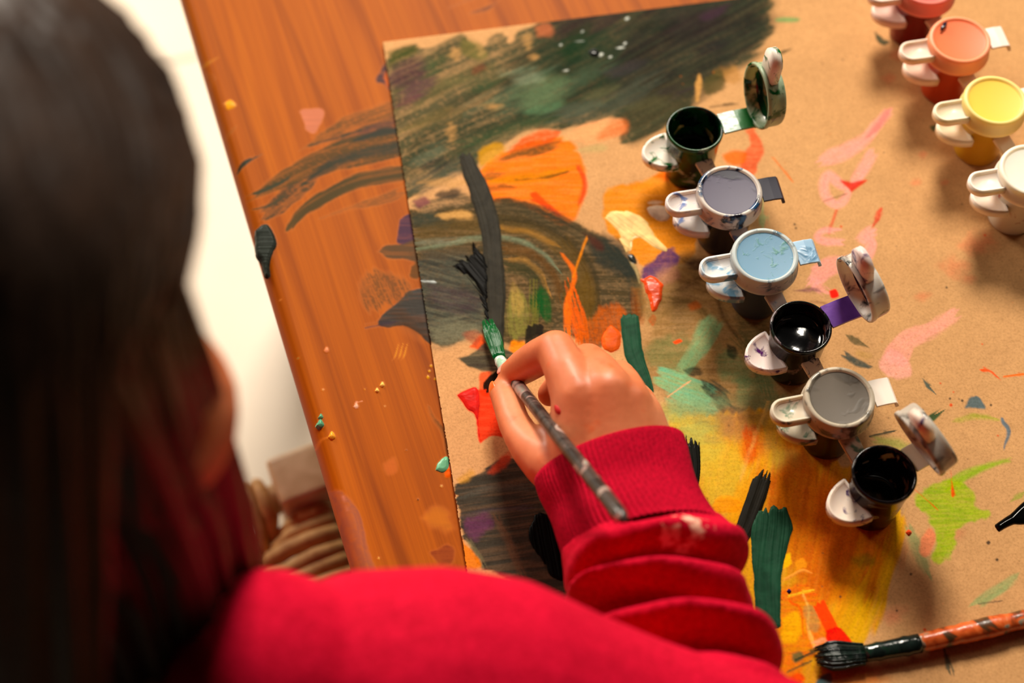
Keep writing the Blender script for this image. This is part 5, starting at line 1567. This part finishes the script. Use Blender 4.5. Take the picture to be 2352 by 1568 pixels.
# hand: palm and back
MC = {'i': (1328, 912, .058, .0116), 'm': (1395, 900, .060, .0114), 'r': (1440, 922, .056, .0106), 'p': (1474, 958, .049, .0098)}
WR = {'i': (1345, 1045, .044, .0165), 'm': (1395, 1045, .046, .0175), 'r': (1440, 1035, .045, .016), 'p': (1480, 1025, .042, .0130)}
for k in 'imrp':
    chain(bm, px(MC[k], WR[k]), .2)
chain(bm, px((1360, 930, .054, .011), (1420, 930, .055, .011), (1460, 960, .050, .010)), .2)
chain(bm, px((1345, 990, .050, .014), (1400, 985, .051, .014), (1455, 995, .047, .0125)), .2)
# index
chain(bm, px(MC['i'], (1302, 856, .0585, .0096), (1277, 802, .0545, .0086)), .15)
chain(bm, px((1277, 802, .0545, .0086), (1238, 820, .043, .0083), (1206, 840, .031, .0079)), .15)
chain(bm, px((1206, 840, .031, .0079), (1187, 853, .0245, .0071), (1173, 861, .0195, .0062)), .15)
# middle, ring, little finger curl under the palm
chain(bm, px(MC['m'], (1375, 858, .055, .0094), (1350, 830, .045, .0083)), .15)
chain(bm, px((1350, 830, .045, .0083), (1312, 860, .030, .0072), (1288, 880, .021, .0068), (1262, 905, .0150, .0058)), .15)
chain(bm, px(MC['r'], (1430, 884, .046, .0086), (1420, 866, .037, .0079)), .15)
chain(bm, px((1420, 866, .037, .0079), (1380, 895, .023, .0068), (1350, 915, .0160, .0064), (1318, 935, .0115, .0055)), .15)
chain(bm, px(MC['p'], (1470, 925, .036, .0074), (1464, 912, .029, .0068)), .15)
chain(bm, px((1464, 912, .029, .0068), (1425, 940, .0170, .0058), (1395, 955, .0120, .0054), (1372, 970, .0098, .0048)), .15)
# thumb
chain(bm, px((1320, 1090, .038, .0150), (1262, 1060, .037, .0120), (1228, 1035, .0355, .0098), (1200, 1004, .033, .0080), (1180, 968, .029, .0072)), .15)
chain(bm, px((1180, 968, .029, .0072), (1168, 930, .0245, .0070), (1159, 906, .0205, .0068), (1155, 896, .0185, .0060)), .15)
chain(bm, px((1262, 1030, .034, .0095), (1300, 990, .040, .0105), (1335, 950, .047, .0112)), .2)
# head: skull, face, ears
R3 = HM.to_3x3().to_4x4()
sph(bm, hp(0, -.012, .020), 1, 3, (.070, .082, .076), R3)
sph(bm, hp(0, .024, -.026), 1, 3, (.056, .056, .064), R3)
for s in (-1, 1):
    sph(bm, hp(.036 * s, .046, -.030), .030, 3)
    chain(bm, [(hp(.050 * s, -.002, -.045), .016), (hp(.018 * s, .052, -.078), .015)], .2)
    sph(bm, hp(.020 * s, .062, .012), .013, 2)
    # ear
    for a in np.linspace(-2.2, 2.2, 12):
        sph(bm, hp(.062 * s, -.018 - .013 * math.cos(a), -.012 + .019 * math.sin(a)), .0048, 2)
    sph(bm, hp(.060 * s, -.016, -.014), .008, 2)
    sph(bm, hp(.0075 * s, .082, -.028), .0055, 2)
chain(bm, [(hp(0, .074, .006), .007), (hp(0, .086, -.022), .0085)], .2)
sph(bm, hp(0, .054, -.082), .017, 2)
for s in (-1, 1):
    chain(bm, [(hp(0, .079, -.049), .0052), (hp(.016 * s, .072, -.050), .0034)], .2)
    chain(bm, [(hp(0, .077, -.058), .0056), (hp(.014 * s, .071, -.054), .0034)], .2)
body_me = remesh(bm, .00135, 7, .5)

t = NT('skin')
oc = t.coords('Object')
n1 = t.noise(oc, 26, 3, .5)
n2 = t.noise(oc, 420, 2, .6)
base = t.ramp(n1, [(.30, s2l((202, 106, 62))), (.5, s2l((220, 128, 82))), (.72, s2l((232, 150, 106)))])
n3 = t.noise(oc, 60, 3, .55)
base = t.mix(t.math('MULTIPLY', t.ramp(n3, [(.60, (0, 0, 0)), (.68, (1, 1, 1))]), .55), base, s2l((222, 92, 34)))
base = t.mix(.12, base, t.ramp(n2, [(.35, (.6, .5, .45)), (.65, (1, 1, 1))]), 'MULTIPLY')
t.base(base)
t.set(Roughness=.48)
t.b.inputs['Subsurface Weight'].default_value = .25
t.b.inputs['Subsurface Radius'].default_value = (.006, .0024, .0012)
t.b.inputs['Subsurface Scale'].default_value = 1.0
t.bump(n2, .10, .0004)
skin = t.m

person = empty('person', (HIP.x, HIP.y, FLOOR_Z))
tag(person, 'child with long dark hair in a red sweater reaching over the table to paint', 'person')
body = link_mesh('body', body_me, skin, person, True, True)
body.data.materials.clear(); body.data.materials.append(skin)


def oval(name, c, axes, size, mat, parent, label=None):
    bm = bmesh.new()
    bmesh.ops.create_icosphere(bm, subdivisions=3, radius=1)
    x, y, z = [Vector(a).normalized() for a in axes]
    M = Matrix((x * size[0], y * size[1], z * size[2])).transposed().to_4x4()
    M.translation = c
    bmesh.ops.transform(bm, matrix=M, verts=bm.verts)
    o = obj(name, bm, mat, parent)
    if label: tag(o, label)
    return o


nail = simple('nail', s2l((244, 168, 150)), .25)
idx_d = (P(1171, 861, .0195) - P(1208, 838, .031)).normalized()
upn = (idx_d.cross(Vector((.35, .85, -.2)))).normalized()
nrm = Vector((-.35, .25, .9)); nrm = (nrm - idx_d * nrm.dot(idx_d)).normalized()
oval('fingernail', P(1174, 858, .0205) + nrm * .0047, (idx_d, nrm.cross(idx_d), nrm), (.0044, .0034, .0010), nail, body)
th_d = (P(1153, 892, .0185) - P(1180, 968, .029)).normalized()
nr2 = Vector((-.9, -.1, .35)); nr2 = (nr2 - th_d * nr2.dot(th_d)).normalized()
oval('fingernail', P(1156, 898, .0195) + nr2 * .0052, (th_d, nr2.cross(th_d), nr2), (.0046, .0036, .0009), simple('orange_stained_nail', s2l((240, 110, 40)), .3), body, 'orange stained thumbnail')
oval('paint_spot', P(1289, 938, .0600), ((.2, -1, .2), (1, .2, .5), (-.5, -.1, .8)), (.0042, .0027, .0030), simple('red_paint_spot', s2l((196, 24, 18)), .6), body, 'red paint spot on the hand')
eye_w = simple('eye_white', (.8, .78, .75), .15)
iris = simple('iris', (.05, .025, .012), .1)
for s in (-1, 1):
    e = oval('eye', hp(.0225 * s, .0615, -.002), (face_r, face_f, face_u), (.0105, .0105, .0095), eye_w, body)
    oval('iris', hp(.0225 * s, .0712, -.003), (face_r, face_f, face_u), (.0042, .0016, .0042), iris, e)

# ---- sweater
t = NT('red_fleece')
oc = t.coords('Object')
n1 = t.noise(oc, 500, 3, .65)
n2 = t.noise(oc, 30, 3, .55)
base = t.ramp(n1, [(.3, s2l((172, 2, 32))), (.7, s2l((214, 14, 52)))])
base = t.mix(.3, base, t.ramp(n2, [(.35, (.7, .6, .6)), (.65, (1, 1, 1))]), 'MULTIPLY')
# pale paint rubbed into the roll of the sleeve
sp = P(1575, 1216, .081)
dv = t.n('ShaderNodeVectorMath', operation='DISTANCE')
geo = t.n('ShaderNodeNewGeometry')
t.l(geo.outputs['Position'], dv.inputs[0]); dv.inputs[1].default_value = sp
n4 = t.noise(oc, 150, 3, .6)
near = t.math('LESS_THAN', t.math('ADD', dv.outputs['Value'], t.math('MULTIPLY', n4, .012)), .0185)
st = t.math('MULTIPLY', near, t.ramp(n4, [(.50, (0, 0, 0)), (.60, (1, 1, 1))]))
base = t.mix(t.math('MULTIPLY', st, .8), base, s2l((250, 200, 170)))
t.base(base)
t.set(Roughness=.85)
t.b.inputs['Sheen Weight'].default_value = .04
t.b.inputs['Sheen Roughness'].default_value = .4
t.b.inputs['Sheen Tint'].default_value = (1, .25, .35, 1)
t.b.inputs['Specular IOR Level'].default_value = .06
t.bump(n1, .35, .0008)
fleece = t.m

SEC = [((1236, 1098), (1562, 1012), .0425, .0240), ((1262, 1195), (1596, 1108), .0445, .0262), ((1290, 1285), (1668, 1216), .0465, .0285),
       ((1284, 1312), (1722, 1258), .0475, .0370), ((1290, 1345), (1716, 1300), .0470, .0330), ((1330, 1362), (1672, 1340), .0450, .0225), ((1290, 1376), (1728, 1366), .0500, .0390), ((1320, 1410), (1732, 1420), .0490, .0330),
       ((1360, 1440), (1704, 1450), .0480, .0230), ((1340, 1468), (1786, 1478), .0530, .0420), ((1380, 1510), (1796, 1530), .0530, .0360), ((1440, 1545), (1770, 1570), .0520, .0270), ((1420, 1590), (1830, 1605), .0560, .0410), ((1470, 1680), (1836, 1690), .0590, .0360), ((1540, 1800), (1880, 1800), .0620, .0400)]


def sections(secs, n):
    a = crv([[*P(l[0], l[1], z), *P(r[0], r[1], z), z, rz] for l, r, z, rz in secs], n)
    out = []
    for q in a:
        L, Rr = Vector(q[0:3]), Vector(q[3:6])
        out.append(((L + Rr) / 2, (Rr - L) / 2, q[7]))
    return out


secs = sections(SEC, 10)
cut0 = 20
flatsec = []
for i in range(len(secs)):
    w0, acc, accz, accc = 0, Vector(), 0, Vector()
    for j in range(max(0, i - 16), min(len(secs), i + 17)):
        acc += secs[j][1]; accz += secs[j][2]; accc += secs[j][0]; w0 += 1
    flatsec.append((secs[i][0], acc / w0, accz / w0) if i > cut0 + 4 else secs[i])
cut = 20                                   # rings that belong to the ribbed cuff
bm = bmesh.new()
rings = []
SG = 72
for i, (c, hv, rz) in enumerate(secs[cut - 2:]):
    ring = []
    for k in range(SG):
        a = 2 * PI * k / SG
        amp = .35 + .65 * max(0.0, math.sin(a - .15 + .2 * math.sin(i * .11))) ** .7
        c, hv, rz = [q0 + (q1 - q0) * amp * 1.38 for q0, q1 in zip(flatsec[cut - 2 + i], secs[cut - 2 + i])]
        wv = .0016 * math.sin(3 * a + i * .16) + .0010 * math.sin(7 * a - i * .23)
        ring.append(bm.verts.new(c + hv * math.cos(a) * (1 + wv * 12) + Vector((0, 0, 1)) * (rz + wv) * math.sin(a)))
    rings.append(ring)
for a, b in zip(rings[:-1], rings[1:]):
    for k in range(SG):
        bm.faces.new((a[k], a[(k + 1) % SG], b[(k + 1) % SG], b[k]))
bm.faces.new(rings[0][::-1]); bm.faces.new(rings[-1])
bmesh.ops.recalc_face_normals(bm, faces=bm.faces[:])
# upper arm, shoulder, chest
chain(bm, px((610, 1545, .150, .033), (630, 1560, .148, .034)), .2, 3)
chain(bm, px((640, 1640, .135, .036), (740, 1612, .135, .037), (850, 1596, .130, .041), (1000, 1622, .130, .0455), (1120, 1640, .124, .0455), (1260, 1690, .112, .044), (1420, 1740, .098, .0425), (1600, 1790, .080, .042), (1745, 1815, .066, .041)), .16, 3)
chain(bm, px((1060, 1660, .110, .050), (1500, 1800, .086, .044)), .2, 3)
# soft creases of the upper arm
for a, b, r in (((1180, 1420, .128), (1420, 1560, .118), .012), ((1250, 1520, .130), (1480, 1620, .112), .012), ((930, 1400, .140), (1120, 1520, .150), .014), ((760, 1500, .150), (930, 1620, .160), .014)):
    chain(bm, [(P(*a), r), (P(*b), r)], .3, 2)
for s in (-1, 1):
    chain(bm, [(HIP + bodyR * .047 * s + Vector((0, 0, -.02)), .072), (HIP.lerp(NECK, .35) + bodyR * .044 * s, .066), (HIP.lerp(NECK, .72) + bodyR * .050 * s, .068), (NECK + bodyR * .035 * s + Vector((0, 0, -.05)), .052)], .25, 3)
chain(bm, [(NECK + Vector((.02, -.02, -.05)), .044), (SHR + Vector((-.01, -.01, -.005)), .040)], .2, 3)
chain(bm, [(NECK + Vector((-.03, .01, -.04)), .044), (SHL, .042), (LE, .034), (LE.lerp(LH, .85), .027)], .25, 3)
chain(bm, [(NECK + bodyR * .03 + Vector((0, 0, -.02)), .034), (NECK - bodyR * .03 + Vector((0, 0, -.02)), .034)], .25, 3)
sw_me = remesh(bm, .0020, 4, .5)
sweater = link_mesh('sweater', sw_me, fleece, person, True, True)
sweater.data.materials.clear(); sweater.data.materials.append(fleece)

# ribbed cuff
bm = bmesh.new()
rings = []
NR = 84
SG = NR * 4
lip = secs[:cut + 1]
order = [(lip[4], .80)] + [(lip[2], .84), (lip[1], .88), (lip[0], .92)] + [(lip[0], .97), (lip[0], 1.0)] + [(s_, 1.0) for s_ in lip[1:]]
for i, ((c, hv, rz), kk) in enumerate(order):
    ring = []
    dirv = (lip[min(3, len(lip) - 1)][0] - lip[0][0]).normalized()
    roll = Vector()
    if i == 3: roll = -dirv * .0004
    if i == 4: roll = -dirv * .0008
    for k in range(SG):
        a = 2 * PI * k / SG
        rib = .00070 * (math.sin(a * NR)) if i >= 5 else 0
        dent = -.0028 * math.exp(-((i - 14) / 4.5) ** 2) * max(0, math.sin(a - .6)) + .0012 * math.sin(2 * a + i * .2)
        ring.append(bm.verts.new(c + roll + hv * math.cos(a) * (kk + (rib + dent) / .03) + Vector((0, 0, 1)) * (rz * kk + rib + dent) * math.sin(a)))
    rings.append(ring)
for a, b in zip(rings[:-1], rings[1:]):
    for k in range(SG):
        bm.faces.new((a[k], a[(k + 1) % SG], b[(k + 1) % SG], b[k]))
bmesh.ops.recalc_face_normals(bm, faces=bm.faces[:])
t = NT('red_ribbed_knit')
n1 = t.noise(t.coords('Object'), 700, 2, .6)
t.base(t.ramp(n1, [(.3, s2l((146, 0, 28))), (.7, s2l((184, 4, 40)))]))
t.set(Roughness=.85)
t.b.inputs['Sheen Weight'].default_value = .04
t.b.inputs['Sheen Tint'].default_value = (1, .25, .35, 1)
t.b.inputs['Specular IOR Level'].default_value = .06
t.bump(n1, .3, .0006)
o = obj('cuff', bm, t.m, sweater)
tag(o, 'ribbed cuff of the right sleeve')

# ---- trousers (under the table)
bm = bmesh.new()
for s in (-1, 1):
    h = HIP + bodyR * .05 * s + Vector((0, 0, -.02))
    kn = h + Vector((.19, .045, .0)) + bodyR * .01 * s
    an = Vector((kn.x + .01, kn.y + .01, FLOOR_Z + .075))
    chain(bm, [(HIP + bodyR * .03 * s, .066), (h, .060), (kn, .044)], .25, 3)
    chain(bm, [(kn, .044), (kn.lerp(an, .35), .044), (an, .036)], .25, 3)
tr_me = remesh(bm, .003, 4, .5)
denim = NT('dark_trousers')
dn = denim.noise(denim.coords('Object'), 300, 3, .6)
denim.base(denim.ramp(dn, [(.3, s2l((40, 42, 52))), (.7, s2l((62, 64, 76)))]))
denim.set(Roughness=.85)
trz = link_mesh('trousers', tr_me, denim.m, person, True, True)
trz.data.materials.clear(); trz.data.materials.append(denim.m)

# ---- hair
t = NT('dark_brown_hair')
oc = t.coords('Object')
n1 = t.noise(oc, 60, 4, .6)
n2 = t.noise(t.coords('Object', (260, 260, 30)), 2, 3, .6)
base = t.ramp(n1, [(.3, s2l((38, 24, 16))), (.7, s2l((66, 44, 30)))])
base = t.mix(.5, base, t.ramp(n2, [(.35, (.5, .45, .4)), (.65, (1, 1, 1))]), 'MULTIPLY')
t.base(base)
t.set(Roughness=.42)
t.b.inputs['Specular IOR Level'].default_value = .45
t.bump(n2, .3, .0012)
hair_mat = t.m
bm = bmesh.new()
rnd = random.Random(12)
bk = hp(0, -.012, .020)
for i in range(640):
    # roots spread over the scalp, parted along the middle
    th = rnd.uniform(-PI, PI) if i < 520 else rnd.choice((-1, 1)) * rnd.uniform(1.5, 2.15)   # around the head, 0 = forward
    ph = rnd.uniform(0.05, 1.35)                # from the crown down
    if abs(th) < 1.05 and ph > .75 + .25 * (abs(th) / 1.05):
        ph = rnd.uniform(.1, .75)
    s = 1 if th > 0 else -1
    pts = []
    ln = .17 + .10 * rnd.random()
    steps = 13
    ang_end = max(ph + .2, 1.75)
    cur_th = th
    for j in range(steps + 1):
        u = j / steps
        p_ = ph + (ang_end - ph) * min(1, u * 1.9)
        # locks drift backwards from the face as they fall
        tgt = s * max(abs(th), 1.66)
        cur_th = th + (tgt - th) * min(1, u * 1.6)
        ear = 1.0 + .10 * math.exp(-((abs(cur_th) - 1.7) / .4) ** 2) * min(1, p_ / 1.3)
        d = Vector((math.sin(p_) * math.sin(cur_th) * .0735 * ear, math.sin(p_) * math.cos(cur_th) * .0865, math.cos(p_) * .0805))
        q = bk + HM.to_3x3() @ d
        if u > .52:
            fall = (u - .52) / .48
            q = Vector(pts[-1])
            dn = Vector((0, 0, -1)) if i < 520 else (Vector((-.08, 0, -.5)) - face_u * .6)
            q = q + dn * ln / (steps * .48) * .95 + Vector((-.2, -.5, 0)) * .0016 * rnd.random()
            if q.z < .19:
                q = q + Vector((-.25, -.95, 0)).normalized() * .003
        q = q + Vector((rnd.random() - .5, rnd.random() - .5, rnd.random() - .5)) * .0022
        pts.append(q)
    w = .0046 + .0034 * rnd.random()
    rad = [w * (.55 + .45 * min(1, j / 3)) * (1 - .75 * max(0, j / steps - .55) / .45) for j in range(steps + 1)]
    tube_bm(bm, pts, rad, 7, True, .55)
# the cap of hair beneath the locks
sph(bm, hp(0, -.022, .026), 1, 4, (.0735, .0820, .0775), R3)
hair = obj('hair', bm, hair_mat, person, True, True)
tag(hair, 'long dark brown hair')
